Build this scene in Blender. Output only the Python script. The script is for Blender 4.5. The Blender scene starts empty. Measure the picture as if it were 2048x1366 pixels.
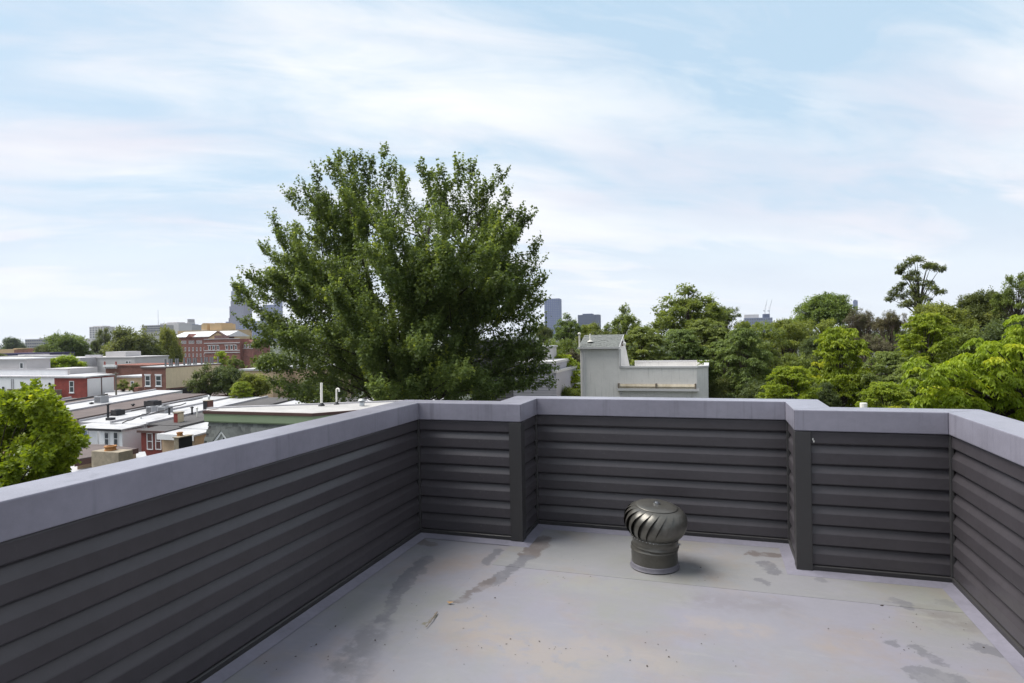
import bpy, math, random
import numpy as np
from mathutils import Vector, Matrix

random.seed(7)
C = bpy.context.scene.collection
SC = bpy.context.scene

# ------------------------------------------------------------------ camera
FPX, EYE = 1234.5, np.array([0.0, 0.0, 1.5617])
def _basis(yaw, pitch, roll):
    y, p, r = np.radians([yaw, pitch, roll])
    f = np.array([-np.sin(y)*np.cos(p), np.cos(y)*np.cos(p), np.sin(p)])
    rt = np.array([np.cos(y), np.sin(y), 0]); up = np.cross(rt, f)
    return rt*np.cos(r)+up*np.sin(r), up*np.cos(r)-rt*np.sin(r), f
RT, UP, FW = _basis(18.019, -0.448, -1.072)
cam = bpy.data.objects.new('camera', bpy.data.cameras.new('camera'))
C.objects.link(cam)
cam.matrix_world = Matrix(((RT[0], UP[0], -FW[0], EYE[0]), (RT[1], UP[1], -FW[1], EYE[1]), (RT[2], UP[2], -FW[2], EYE[2]), (0, 0, 0, 1)))
cam.data.sensor_width = 36.0
cam.data.lens = 36.0*FPX/2048
cam.data.clip_start = 0.05
cam.data.clip_end = 30000
SC.camera = cam
# surveying helpers: where a sight line of the photograph meets a real plane
def ray(px, py): return RT*(px-1024)/FPX - UP*(py-683)/FPX + FW
def onz(px, py, z):
    d = ray(px, py); return EYE + d*((z-EYE[2])/d[2])
def ony(px, py, Y):
    d = ray(px, py); return EYE + d*(Y/d[1])

# ------------------------------------------------------------------ light
SUN_EL, SUN_AZ = 57.0, -97.0          # azimuth clockwise from +Y
SC.view_settings.view_transform = 'Standard'
SC.view_settings.look = 'None'
SC.view_settings.gamma = 1.0
SC.view_settings.use_curve_mapping = False
SC.view_settings.exposure = 1.25
sd = bpy.data.lights.new('sun', 'SUN'); sd.energy = 2.6; sd.angle = math.radians(42); sd.color = (1.0, 0.965, 0.915)
so = bpy.data.objects.new('sun', sd); C.objects.link(so)
_el, _az = math.radians(SUN_EL), math.radians(SUN_AZ)
sun_dir = Vector((math.sin(_az)*math.cos(_el), math.cos(_az)*math.cos(_el), math.sin(_el)))
so.rotation_euler = sun_dir.to_track_quat('Z', 'Y').to_euler()
so.location = (0, 0, 60)

class NT:
    """tiny node-tree writer"""
    def __init__(s, tree): s.t = tree; tree.nodes.clear()
    def n(s, kind, ins=None, **kw):
        nd = s.t.nodes.new(kind)
        for k, v in kw.items(): setattr(nd, k, v)
        for k, v in (ins or {}).items():
            if isinstance(v, bpy.types.NodeSocket): s.t.links.new(v, nd.inputs[k])
            else: nd.inputs[k].default_value = v
        return nd
    def m(s, op, a, b=0.0, c=None, clamp=False):
        ins = {0: a, 1: b}
        if c is not None: ins[2] = c
        return s.n('ShaderNodeMath', ins, operation=op, use_clamp=clamp).outputs[0]
    def vm(s, op, a, b=(0, 0, 0)):
        nd = s.n('ShaderNodeVectorMath', {0: a, 1: b}, operation=op)
        return nd.outputs['Value'] if op in ('LENGTH', 'DOT_PRODUCT', 'DISTANCE') else nd.outputs[0]
    def noise(s, vec, scale, detail=4, rough=0.55, dist=0.0):
        return s.n('ShaderNodeTexNoise', {'Vector': vec, 'Scale': scale, 'Detail': detail, 'Roughness': rough, 'Distortion': dist}).outputs['Fac']
    def rng(s, v, a, b, c=0.0, d=1.0, smooth=False):
        return s.n('ShaderNodeMapRange', {0: v, 1: a, 2: b, 3: c, 4: d}, interpolation_type='SMOOTHSTEP' if smooth else 'LINEAR', clamp=True).outputs[0]
    def mix(s, f, a, b, blend='MIX'):
        nd = s.n('ShaderNodeMix', data_type='RGBA', blend_type=blend)
        for i, v in ((0, f), (6, a), (7, b)):
            if isinstance(v, bpy.types.NodeSocket): s.t.links.new(v, nd.inputs[i])
            else: nd.inputs[i].default_value = (tuple(v)+(1,))[:4] if i else v
        return nd.outputs[2]

world = bpy.data.worlds.new('World'); SC.world = world; world.use_nodes = True
w = NT(world.node_tree)
sky = w.n('ShaderNodeTexSky', sky_type='NISHITA', sun_disc=False, sun_elevation=_el, sun_rotation=_az, altitude=60, air_density=1.0, dust_density=1.6, ozone_density=1.6)
tc = w.n('ShaderNodeTexCoord').outputs['Generated']
sx = w.n('ShaderNodeSeparateXYZ', {0: tc})
zc = w.m('MAXIMUM', sx.outputs[2], 0.0)
den = w.m('ADD', zc, 0.16)
u = w.m('DIVIDE', sx.outputs[0], den); v = w.m('DIVIDE', sx.outputs[1], den)
uv = w.n('ShaderNodeCombineXYZ', {0: u, 1: v, 2: 0.0}).outputs[0]
mp = w.n('ShaderNodeMapping', {'Vector': uv, 'Rotation': (0, 0, math.radians(-36))}).outputs[0]
mp = w.n('ShaderNodeMapping', {'Vector': mp, 'Location': (0.9, 0.35, 0.0), 'Scale': (0.50, 1.15, 1.0)}).outputs[0]
n1 = w.noise(mp, 0.95, 6, 0.52, 0.5)
n2 = w.noise(mp, 3.0, 9, 0.6, 0.9)
cl = w.m('ADD', w.m('MULTIPLY', n1, 0.65), w.m('MULTIPLY', n2, 0.35))
cov = w.rng(cl, 0.35, 0.60, 0.0, 1.0, True)
# clear-sky gap high on the right, as in the photograph
gd = ray(1470, 120); gd = gd/np.linalg.norm(gd)
wob = w.vm('ADD', tc, w.vm('MULTIPLY', w.vm('SUBTRACT', w.n('ShaderNodeTexNoise', {'Vector': mp, 'Scale': 1.6, 'Detail': 5}).outputs['Color'], (0.5, 0.5, 0.5)), (0.35, 0.35, 0.22)))
gap = w.rng(w.vm('DISTANCE', wob, tuple(gd)), 0.03, 0.40, 0.58, 0.0, True)
cov = w.m('SUBTRACT', cov, gap, clamp=True)
low = w.rng(zc, 0.0, 0.30, 0.78, 0.0, True)
cov = w.m('MAXIMUM', cov, low)
cov = w.m('MULTIPLY', cov, 0.93)
tone = w.noise(mp, 1.35, 5, 0.5, 0.3)
ccol = w.mix(w.rng(tone, 0.38, 0.62), (6.2, 6.2, 6.85), (7.7, 7.75, 7.85))
skyb = w.mix(0.82, w.mix(1.0, sky.outputs[0], (0.84, 0.84, 0.84), 'MULTIPLY'), (4.4, 5.9, 7.2))
ccol = w.mix(w.rng(zc, 0.0, 0.22, 0.75, 0.0, True), ccol, (7.1, 7.2, 7.5))
final = w.mix(cov, skyb, ccol)
bg = w.n('ShaderNodeBackground', {'Color': final, 'Strength': 0.058})
w.t.links.new(bg.outputs[0], w.n('ShaderNodeOutputWorld').inputs[0])

# ------------------------------------------------------------------ materials
def mat(name, col, rough=0.7, var=0.12, scale=3.0, col2=None, spec=0.3, metal=0.0, bump=0.0, bscale=60.0, streak=0.0, objvar=0.0, dust=0.0):
    """plain procedural surface: base colour broken up by two noises, optional vertical dirt streaks and bump"""
    m = bpy.data.materials.new(name); m.use_nodes = True
    t = NT(m.node_tree)
    co = t.n('ShaderNodeTexCoord').outputs['Object']
    f = t.m('ADD', t.m('MULTIPLY', t.noise(co, scale, 6, 0.6), 0.65), t.m('MULTIPLY', t.noise(co, scale*9, 4, 0.6), 0.35))
    f = t.rng(f, 0.3, 0.7)
    c2 = col2 or tuple(c*(1-var*1.6) for c in col)
    c1 = tuple(min(0.9, c*(1+var*0.6)) for c in col)
    base = t.mix(f, c2, c1)
    if streak:
        st = t.n('ShaderNodeMapping', {'Vector': co, 'Scale': (5.0, 5.0, 0.22)}).outputs[0]
        sm = t.rng(t.noise(st, 2.2, 5, 0.65), 0.55, 0.75, 0, streak)
        base = t.mix(sm, base, tuple(c*0.35 for c in col))
    if dust:   # pale specks of dried splash and dust
        dm_ = t.m('MULTIPLY', t.rng(t.noise(co, 55, 3, 0.7), 0.60, 0.72, 0, dust), t.rng(t.noise(co, 1.3, 3, 0.6), 0.45, 0.65))
        base = t.mix(dm_, base, (0.11, 0.105, 0.10))
    if objvar:
        r = t.n('ShaderNodeObjectInfo').outputs['Random']
        base = t.mix(1.0, base, t.n('ShaderNodeCombineColor', {0: t.rng(r, 0, 1, 1-objvar, 1+objvar), 1: t.rng(r, 0, 1, 1-objvar, 1+objvar), 2: t.rng(r, 0, 1, 1-objvar, 1+objvar)}).outputs[0], 'MULTIPLY')
    ins = {'Base Color': base, 'Roughness': rough, 'Specular IOR Level': spec, 'Metallic': metal}
    if bump:
        ins['Normal'] = t.n('ShaderNodeBump', {'Strength': bump, 'Distance': 0.01, 'Height': t.noise(co, bscale, 4, 0.6)}).outputs[0]
    p = t.n('ShaderNodeBsdfPrincipled', ins)
    t.t.links.new(p.outputs[0], t.n('ShaderNodeOutputMaterial').inputs[0])
    return m

def brick_mat(name, c1, c2, mortar, scale=1.0, rough=0.85):
    m = bpy.data.materials.new(name); m.use_nodes = True
    t = NT(m.node_tree)
    co = t.n('ShaderNodeTexCoord').outputs['Object']
    s = t.n('ShaderNodeSeparateXYZ', {0: co})
    uvw = t.n('ShaderNodeCombineXYZ', {0: t.m('ADD', s.outputs[0], s.outputs[1]), 1: s.outputs[2], 2: 0.0}).outputs[0]
    b = t.n('ShaderNodeTexBrick', {'Vector': uvw, 'Color1': c1+(1,), 'Color2': c2+(1,), 'Mortar': mortar+(1,), 'Scale': scale, 'Mortar Size': 0.008, 'Brick Width': 0.21, 'Row Height': 0.07})
    f = t.rng(t.noise(co, 0.8, 6, 0.6), 0.3, 0.7)
    base = t.mix(1.0, b.outputs[0], t.mix(f, (0.72, 0.72, 0.74), (1.15, 1.1, 1.08)), 'MULTIPLY')
    p = t.n('ShaderNodeBsdfPrincipled', {'Base Color': base, 'Roughness': rough, 'Specular IOR Level': 0.2})
    t.t.links.new(p.outputs[0], t.n('ShaderNodeOutputMaterial').inputs[0])
    return m

def leaf_mat(name, dark, light, new, trans=0.35, objvar=0.25):
    """foliage: leaf colours differ leaf by leaf and clump by clump (attribute tint), thin leaves let light through"""
    m = bpy.data.materials.new(name); m.use_nodes = True
    t = NT(m.node_tree)
    a = t.n('ShaderNodeAttribute', attribute_name='tint').outputs['Fac']
    r = t.n('ShaderNodeObjectInfo').outputs['Random']
    base = t.mix(t.rng(a, 0.0, 0.7), dark, light)
    base = t.mix(t.rng(a, 0.7, 1.0), base, new)
    ramp = t.mix(r, (1-objvar, 1-objvar*0.5, 1.05), (1+objvar, 1+objvar*0.6, 0.9))
    base = t.mix(1.0, base, ramp, 'MULTIPLY')
    p = t.n('ShaderNodeBsdfPrincipled', {'Base Color': base, 'Roughness': 0.5, 'Specular IOR Level': 0.3})
    tr = t.n('ShaderNodeBsdfTranslucent', {'Color': t.mix(1.0, base, (1.25, 1.2, 0.6), 'MULTIPLY')})
    mx = t.n('ShaderNodeMixShader', {0: trans, 1: p.outputs[0], 2: tr.outputs[0]})
    t.t.links.new(mx.outputs[0], t.n('ShaderNodeOutputMaterial').inputs[0])
    return m

M = {}
def glass_mat(name, col):
    return mat(name, col, 0.08, 0.25, 1.2, spec=0.8)

# ------------------------------------------------------------------ mesh writer and scene tree
class MB:
    def __init__(s): s.v = []; s.f = []
    def add(s, vs, fs):
        o = len(s.v); s.v += [tuple(map(float, p)) for p in vs]; s.f += [tuple(i+o for i in f) for f in fs]; return s
    def hexa(s, p):   # 4 bottom (ccw), 4 top
        return s.add(p, [(3, 2, 1, 0), (4, 5, 6, 7), (0, 1, 5, 4), (1, 2, 6, 5), (2, 3, 7, 6), (3, 0, 4, 7)])
    def box(s, x0, x1, y0, y1, z0, z1):
        return s.hexa([(x0, y0, z0), (x1, y0, z0), (x1, y1, z0), (x0, y1, z0), (x0, y0, z1), (x1, y0, z1), (x1, y1, z1), (x0, y1, z1)])
    def prism(s, poly, vec):
        n = len(poly); a = [np.array(p, float) for p in poly]; b = [p+np.array(vec, float) for p in a]
        return s.add(a+b, [tuple(range(n))[::-1], tuple(range(n, 2*n))]+[(i, (i+1) % n, n+(i+1) % n, n+i) for i in range(n)])
    def tube(s, pts, rad, n=8, cap=True):
        pts = [np.array(p, float) for p in pts]; k = len(pts)
        if not hasattr(rad, '__len__'): rad = [rad]*k
        vs = []
        for i, p in enumerate(pts):
            d = pts[min(i+1, k-1)]-pts[max(i-1, 0)]; d = d/(np.linalg.norm(d)+1e-9)
            a = np.cross(d, (0.31, 0.93, 0.2) if abs(d[1]) < 0.9 else (1, 0, 0)); a /= np.linalg.norm(a); b = np.cross(d, a)
            for j in range(n):
                th = 2*math.pi*j/n; vs.append(p+rad[i]*(a*math.cos(th)+b*math.sin(th)))
        fs = [(i*n+j, i*n+(j+1) % n, (i+1)*n+(j+1) % n, (i+1)*n+j) for i in range(k-1) for j in range(n)]
        if cap: fs += [tuple(range(n))[::-1], tuple(range((k-1)*n, k*n))]
        return s.add(vs, fs)
    def lathe(s, prof, n=32, c=(0, 0, 0)):
        vs = [(c[0]+r*math.cos(2*math.pi*j/n), c[1]+r*math.sin(2*math.pi*j/n), c[2]+z) for r, z in prof for j in range(n)]
        k = len(prof)
        fs = [(i*n+j, i*n+(j+1) % n, (i+1)*n+(j+1) % n, (i+1)*n+j) for i in range(k-1) for j in range(n)]
        return s.add(vs, fs)
    def mesh(s, name, m, off=(0, 0, 0), smooth=False, bevel=0):
        me = bpy.data.meshes.new(name)
        o = np.array(off, float)
        me.from_pydata([tuple(np.array(p)-o) for p in s.v], [], s.f)
        me.materials.append(m)
        if smooth: me.polygons.foreach_set('use_smooth', [True]*len(me.polygons))
        me.update(); return me
    def build(s, name, m, parent=None, smooth=False, bevel=0.0, fix=False):
        off = wloc(parent)
        me = s.mesh(name, m, off, smooth)
        if bevel or fix:
            import bmesh
            bm = bmesh.new(); bm.from_mesh(me)
            bmesh.ops.recalc_face_normals(bm, faces=bm.faces)
            if bevel: bmesh.ops.bevel(bm, geom=[e for e in bm.edges if len(e.link_faces) == 2 and e.calc_face_angle(0) > 0.5], offset=bevel, segments=2, affect='EDGES', profile=0.6)
            bm.to_mesh(me); bm.free()
        return link(name, me, parent)
def wloc(o):
    l = np.zeros(3)
    while o is not None: l += np.array(o.location); o = o.parent
    return l
def link(name, data, parent=None):
    o = bpy.data.objects.new(name, data); C.objects.link(o)
    if parent is not None: o.parent = parent
    return o
def tag(o, label=None, cat=None, group=None, kind=None):
    for k, v in (('label', label), ('category', cat), ('group', group), ('kind', kind)):
        if v: o[k] = v
    return o
def thing(name, label, cat, loc=(0, 0, 0), group=None):
    o = link(name, None); o.location = tuple(float(x) for x in loc); o.empty_display_size = 0.3
    return tag(o, label, cat, group)

GZ = -12.0     # street level
M['deck'] = None
M['coping'] = mat('coping_membrane', (0.225, 0.217, 0.260), 0.29, 0.14, 2.2, spec=0.5, bump=0.15, bscale=120, streak=0.6)
M['upturn'] = mat('upturn_membrane', (0.185, 0.178, 0.215), 0.5, 0.16, 4.0, spec=0.3, bump=0.2, bscale=30)
M['siding'] = mat('charcoal_siding', (0.051, 0.0462, 0.0515), 0.34, 0.16, 3.0, col2=(0.040, 0.0362, 0.0400), spec=0.4, bump=0.25, bscale=5, objvar=0.09, dust=0.45)
M['post'] = mat('charcoal_trim', (0.036, 0.0345, 0.035), 0.45, 0.08, 3.0, spec=0.4)
M['core'] = mat('wall_core', (0.045, 0.044, 0.046), 0.8, 0.1)
M['vent'] = mat('bronze_painted_steel', (0.120, 0.114, 0.100), 0.34, 0.22, 7.0, spec=0.6, metal=0.55)
M['steel'] = mat('bright_steel', (0.55, 0.56, 0.58), 0.28, 0.1, 20, metal=1.0)
M['sealant'] = mat('lavender_sealant', (0.125, 0.12, 0.14), 0.6, 0.2, 12)
M['white_paint'] = mat('white_paint', (0.76, 0.76, 0.77), 0.6, 0.05, 1.2, streak=0.10)
M['white_roof'] = mat('white_roof_coating', (0.50, 0.50, 0.51), 0.6, 0.10, 0.7, col2=(0.27, 0.265, 0.27))
M['pale_roof'] = mat('dull_pale_roof', (0.43, 0.42, 0.41), 0.75, 0.12, 0.9, col2=(0.30, 0.29, 0.285))
M['grey_roof'] = mat('pale_grey_roof', (0.46, 0.45, 0.47), 0.75, 0.16, 0.5, col2=(0.30, 0.29, 0.30))
M['dark_roof'] = mat('dark_roof_felt', (0.085, 0.08, 0.08), 0.85, 0.2, 0.6)
M['brown_roof'] = mat('brown_roof_felt', (0.125, 0.098, 0.092), 0.85, 0.22, 0.6)
M['brown_trim'] = mat('brown_trim', (0.10, 0.055, 0.048), 0.6, 0.12)
M['black_trim'] = mat('black_trim', (0.02, 0.02, 0.024), 0.5, 0.1)
M['red_wood'] = mat('dark_red_paint', (0.20, 0.045, 0.036), 0.65, 0.14, 2.0, streak=0.2)
M['brick'] = brick_mat('red_brick', (0.235, 0.088, 0.062), (0.18, 0.068, 0.05), (0.25, 0.2, 0.18))
M['brick_bright'] = brick_mat('bright_red_brick', (0.29, 0.055, 0.042), (0.235, 0.045, 0.036), (0.24, 0.10, 0.09))
M['brick_school'] = brick_mat('school_brick', (0.27, 0.095, 0.075), (0.21, 0.075, 0.06), (0.24, 0.18, 0.16), 0.5)
M['cream'] = mat('cream_render', (0.62, 0.53, 0.37), 0.85, 0.10, 0.6, streak=0.55)
M['beige'] = mat('beige_render', (0.50, 0.37, 0.25), 0.85, 0.14, 1.0, streak=0.2)
M['stucco'] = mat('grey_stucco', (0.66, 0.64, 0.62), 0.9, 0.07, 1.1, bump=0.5, bscale=14, streak=0.5)
M['stucco_trim'] = mat('grey_metal_trim', (0.52, 0.51, 0.51), 0.5, 0.06)
M['clay'] = mat('clay_pot', (0.40, 0.19, 0.07), 0.8, 0.22, 6)
M['stone'] = mat('weathered_stone', (0.33, 0.28, 0.21), 0.9, 0.28, 3.0, bump=0.7, bscale=9)
M['green_trim'] = mat('sage_green_paint', (0.255, 0.315, 0.20), 0.6, 0.07, 1.2)
M['shingle'] = mat('grey_shingle', (0.150, 0.158, 0.150), 0.9, 0.26, 5.0, bump=0.4, bscale=70, objvar=0.28)
M['pvc'] = mat('white_pvc', (0.74, 0.72, 0.66), 0.45, 0.05, 4)
M['galv'] = mat('galvanised', (0.50, 0.51, 0.52), 0.35, 0.15, 14, metal=0.7)
M['glass'] = glass_mat('window_glass', (0.055, 0.065, 0.075))
M['glass_red'] = glass_mat('curtained_glass', (0.13, 0.05, 0.045))
M['glass_blue'] = glass_mat('blue_glass', (0.08, 0.16, 0.27))
M['grey_siding'] = mat('pale_grey_siding', (0.36, 0.355, 0.40), 0.6, 0.06, 0.8)
M['dark_siding'] = mat('slate_siding', (0.10, 0.10, 0.105), 0.6, 0.10, 0.8)
M['wood'] = mat('weathered_wood', (0.20, 0.165, 0.13), 0.85, 0.2, 4)
M['tan'] = mat('tan_brick', (0.50, 0.37, 0.22), 0.85, 0.1, 0.3)
M['grey_concrete'] = mat('grey_concrete', (0.36, 0.35, 0.35), 0.85, 0.12, 0.08)
M['pale_concrete'] = mat('pale_concrete', (0.52, 0.50, 0.50), 0.85, 0.10, 0.08)
M['metal_roof'] = mat('pale_metal_roof', (0.62, 0.63, 0.64), 0.5, 0.08, 0.4)
M['tower_glass'] = mat('tower_curtain_wall', (0.045, 0.065, 0.14), 0.6, 0.12, 0.02, spec=0.15)  # skyline towers: blue of the distant haze partly put into their base colours
M['tower_stone'] = mat('tower_stone', (0.085, 0.075, 0.14), 0.85, 0.10, 0.02, spec=0.05)
M['tower_pale'] = mat('tower_pale_glass', (0.13, 0.155, 0.24), 0.7, 0.08, 0.02)
M['tower_blue'] = mat('tower_blue_glass', (0.045, 0.08, 0.21), 0.6, 0.10, 0.02, spec=0.15)
M['tower_pane'] = mat('tower_window', (0.06, 0.08, 0.13), 0.2, 0.1, 0.05, spec=0.6)
M['sign_red'] = mat('red_sign', (0.38, 0.05, 0.06), 0.5, 0.1)
M['crane'] = mat('crane_white_steel', (0.42, 0.42, 0.45), 0.6, 0.1)
M['bark'] = mat('grey_brown_bark', (0.060, 0.048, 0.038), 0.9, 0.3, 5.0, bump=0.8, bscale=14)
M['bark_pale'] = mat('dry_brown_bark', (0.150, 0.112, 0.085), 0.9, 0.3, 5.0, bump=0.6, bscale=14)
M['asphalt'] = mat('street_and_yards', (0.060, 0.060, 0.058), 0.95, 0.3, 0.05, col2=(0.045, 0.06, 0.03))
L_MAPLE = leaf_mat('maple_leaves', (0.088, 0.128, 0.044), (0.160, 0.215, 0.074), (0.32, 0.38, 0.08), 0.46, 0.0)
L_BRIGHT = leaf_mat('bright_maple_leaves', (0.155, 0.215, 0.018), (0.27, 0.34, 0.028), (0.46, 0.47, 0.04), 0.47, 0.0)
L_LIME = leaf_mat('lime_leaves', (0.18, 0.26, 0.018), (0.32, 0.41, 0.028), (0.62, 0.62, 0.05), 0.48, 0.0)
L_WOOD = leaf_mat('wood_leaves', (0.130, 0.160, 0.040), (0.220, 0.262, 0.066), (0.31, 0.35, 0.07), 0.47, 0.25)
L_DARK = leaf_mat('dark_leaves', (0.078, 0.104, 0.044), (0.135, 0.170, 0.064), (0.190, 0.220, 0.07), 0.42, 0.25)
L_BROWN = leaf_mat('dry_leaves', (0.120, 0.108, 0.072), (0.155, 0.142, 0.090), (0.165, 0.170, 0.085), 0.3, 0.1)

# roof-deck floor: grey membrane with lavender / olive casts, real stains and a painted vent shadow where the photograph shows them
def deck_mat(name, shade):
    m = bpy.data.materials.new(name); m.use_nodes = True
    t = NT(m.node_tree)
    co = t.n('ShaderNodeTexCoord').outputs['Object']
    big = t.rng(t.noise(co, 0.9, 4, 0.5), 0.35, 0.65)
    mid = t.rng(t.noise(co, 3.1, 6, 0.62, 0.5), 0.3, 0.72)
    fine = t.noise(co, 46, 4, 0.6)
    base = t.mix(big, (0.415, 0.40, 0.462), (0.42, 0.415, 0.43))
    pk = t.rng(t.noise(t.vm('ADD', co, (7, 3, 0)), 1.4, 7, 0.65), 0.50, 0.66, 0, 0.95)
    base = t.mix(pk, base, (0.44, 0.375, 0.335))
    ol = t.rng(t.noise(t.vm('ADD', co, (1, 9, 0)), 1.1, 6, 0.6), 0.50, 0.66, 0, 0.8)
    base = t.mix(ol, base, (0.395, 0.400, 0.345))
    base = t.mix(t.m('MULTIPLY', mid, 0.55), base, (0.325, 0.325, 0.350))
    base = t.mix(1.0, base, shade, 'MULTIPLY')
    base = t.mix(t.rng(fine, 0.60, 0.78, 0, 0.22), base, (0.2, 0.19, 0.185))
    # scuffs running with the fall of the roof
    sc = t.n('ShaderNodeMapping', {'Vector': co, 'Rotation': (0, 0, 0.25), 'Scale': (1.0, 7.0, 1)}).outputs[0]
    base = t.mix(t.rng(t.noise(sc, 2.4, 7, 0.7), 0.56, 0.74, 0, 0.26), base, (0.29, 0.275, 0.26))
    wn = t.vm('SUBTRACT', t.n('ShaderNodeTexNoise', {'Vector': co, 'Scale': 9.0, 'Detail': 9, 'Roughness': 0.7}).outputs['Color'], (0.5, 0.5, 0.5))
    p = t.vm('MULTIPLY', t.vm('ADD', co, t.vm('MULTIPLY', wn, (0.22, 0.22, 0))), (1, 1, 0))
    patch = t.rng(t.noise(co, 9, 6, 0.65), 0.36, 0.5)
    def seg(px0, py0, px1, py1, r, k, col, soft=0.007, patchy=0.0):
        nonlocal base
        a = onz(px0, py0, 0); b = onz(px1, py1, 0); ab = b-a; L2 = float(ab@ab)+1e-6
        pa = t.vm('SUBTRACT', p, tuple(a*np.array([1, 1, 0])))
        h = t.m('DIVIDE', t.vm('DOT_PRODUCT', pa, (ab[0], ab[1], 0)), L2, clamp=True)
        sc_ = t.n('ShaderNodeVectorMath', {0: (float(ab[0]), float(ab[1]), 0.0), 'Scale': h}, operation='SCALE').outputs[0]
        d = t.vm('DISTANCE', pa, sc_)
        k_ = t.rng(d, r-soft, r+soft, k, 0.0, True)
        if patchy: k_ = t.m('MULTIPLY', k_, t.m('MAXIMUM', patch, 1-patchy))
        base = t.mix(k_, base, col)
    G, B = (0.115, 0.114, 0.127), (0.110, 0.093, 0.089)
    seg(850, 1118, 800, 1178, 0.055, 0.85, G, patchy=.3); seg(800, 1178, 765, 1240, 0.045, 0.75, G, patchy=.5)
    seg(765, 1245, 690, 1330, 0.07, 0.6, G, .03, .8); seg(735, 1275, 700, 1350, 0.10, 0.5, G, .04, .9)
    seg(1085, 1078, 1060, 1110, 0.075, 0.85, B, patchy=.2); seg(1055, 1115, 985, 1165, 0.05, 0.85, G, patchy=.2); seg(985, 1160, 915, 1203, 0.032, 0.75, B, patchy=.5)
    seg(1000, 1100, 972, 1124, 0.036, 0.8, G); seg(838, 1083, 862, 1090, 0.05, 0.7, B, patchy=.6)
    seg(1500, 1108, 1575, 1112, 0.04, 0.85, B, patchy=.4); seg(1530, 1128, 1548, 1145, 0.055, 0.8, G, patchy=.4); seg(1518, 1160, 1530, 1166, 0.025, 0.7, G)
    seg(1645, 1160, 1650, 1166, 0.03, 0.6, G); seg(1795, 1205, 1812, 1210, 0.05, 0.7, G, patchy=.3); seg(1880, 1206, 1910, 1209, 0.035, 0.75, (0.15, 0.15, 0.145), patchy=.5)
    seg(1880, 1232, 1930, 1248, 0.10, 0.4, B, .06, .8); seg(1965, 1298, 1985, 1304, 0.055, 0.75, G)
    seg(1835, 1297, 1880, 1330, 0.035, 0.7, G, patchy=.5); seg(1850, 1352, 1905, 1366, 0.08, 0.65, G, patchy=.4); seg(1785, 1284, 1790, 1290, 0.025, 0.7, G, patchy=.4)
    seg(1360, 1110, 1420, 1150, 0.06, 0.35, B, .06, .9); seg(873, 1225, 852, 1250, 0.008, 0.9, (0.12, 0.11, 0.07), .008)  # first patch: vent's soft shadow mixed with dirt, put into the floor colour
    seg(1410, 1200, 1560, 1212, 0.10, 0.25, B, .1, .7); seg(1640, 1290, 1700, 1300, 0.06, 0.3, (0.26, 0.21, 0.165), .06, .8)
    seg(930, 1240, 1130, 1330, 0.16, 0.5, (0.265, 0.225, 0.185), .12, .85); seg(1180, 1290, 1330, 1330, 0.10, 0.4, (0.27, 0.23, 0.195), .1, .8); seg(1390, 1245, 1520, 1262, 0.07, 0.4, (0.27, 0.23, 0.20), .07, .8); seg(1100, 1160, 1240, 1175, 0.12, 0.35, (0.225, 0.228, 0.190), .1, .7)
    pr = t.n('ShaderNodeBsdfPrincipled', {'Base Color': base, 'Roughness': t.rng(mid, 0, 1, 0.42, 0.6), 'Specular IOR Level': 0.35,
        'Normal': t.n('ShaderNodeBump', {'Strength': 0.25, 'Distance': 0.006, 'Height': t.m('ADD', t.noise(co, 5, 5, 0.6), t.m('MULTIPLY', fine, 0.25))}).outputs[0]})
    t.t.links.new(pr.outputs[0], t.n('ShaderNodeOutputMaterial').inputs[0])
    return m

# ------------------------------------------------------------------ setting: ground, haze
def sheet(name, x0, x1, y0, y1, z, m, parent=None, n=1):
    b = MB(); b.add([(x0, y0, z), (x1, y0, z), (x1, y1, z), (x0, y1, z)], [(0, 1, 2, 3)])
    return b.build(name, m, parent)
tag(sheet('ground', -7500, 7500, -1500, 9000, GZ, M['asphalt']), kind='structure')
HAZE_D = 0.5e-4
hz = MB().box(-7000, 7000, -1000, 8000, GZ-1, 495).build('haze', M['asphalt'])
hm = bpy.data.materials.new('city_haze'); hm.use_nodes = True
ht = NT(hm.node_tree)
pv = ht.n('ShaderNodeVolumePrincipled', {'Color': (0.86, 0.90, 1.0, 1), 'Density': HAZE_D, 'Anisotropy': 0.1})
ht.t.links.new(pv.outputs[0], ht.n('ShaderNodeOutputMaterial').inputs['Volume'])
hz.data.materials.clear(); hz.data.materials.append(hm); tag(hz, kind='stuff')
SC.cycles.volume_bounces = 1
SC.cycles.max_bounces = 10
SC.cycles.diffuse_bounces = 5
SC.cycles.transmission_bounces = 8

# ------------------------------------------------------------------ the roof deck and its parapet
XL, YA, XB, YC, XD, YE, XF, OV, ZT, CW, ZB = -2.2446, 4.4369, -1.401, 4.8858, 0.5166, 4.3811, 1.3714, 0.0238, 1.0545, 0.251, 0.92
YB = -1.6
own = thing('rowhouse_under_deck', 'tall rowhouse carrying the roof deck with its charcoal parapet', 'house', (0, 1.5, GZ))
MB().box(XL-0.2, XF+0.2, YB-6, YA+0.15, GZ, -0.32).build('wall', M['dark_siding'], own)
path = [(XL, YB), (XL, YA), (XB, YA), (XB, YC), (XD, YC), (XD, YE), (XF, YE), (XF, YB)]
def offs(d):   # offset polyline to the deck side (+) or street side (-)
    out = []
    for i, p in enumerate(path):
        p = np.array(p); ns = []
        for a, b in ((i-1, i), (i, i+1)):
            if a >= 0 and b < len(path):
                t = np.array(path[b], float)-np.array(path[a]); t /= np.linalg.norm(t); ns.append(np.array([t[1], -t[0]]))
        q = p+d*(ns[0] if len(ns) == 1 or abs(ns[0]@ns[1]) > 0.9 else ns[0]+ns[1]); out.append(q)
    return out
deck = link('roof_deck', None); tag(deck, kind='structure')
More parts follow.
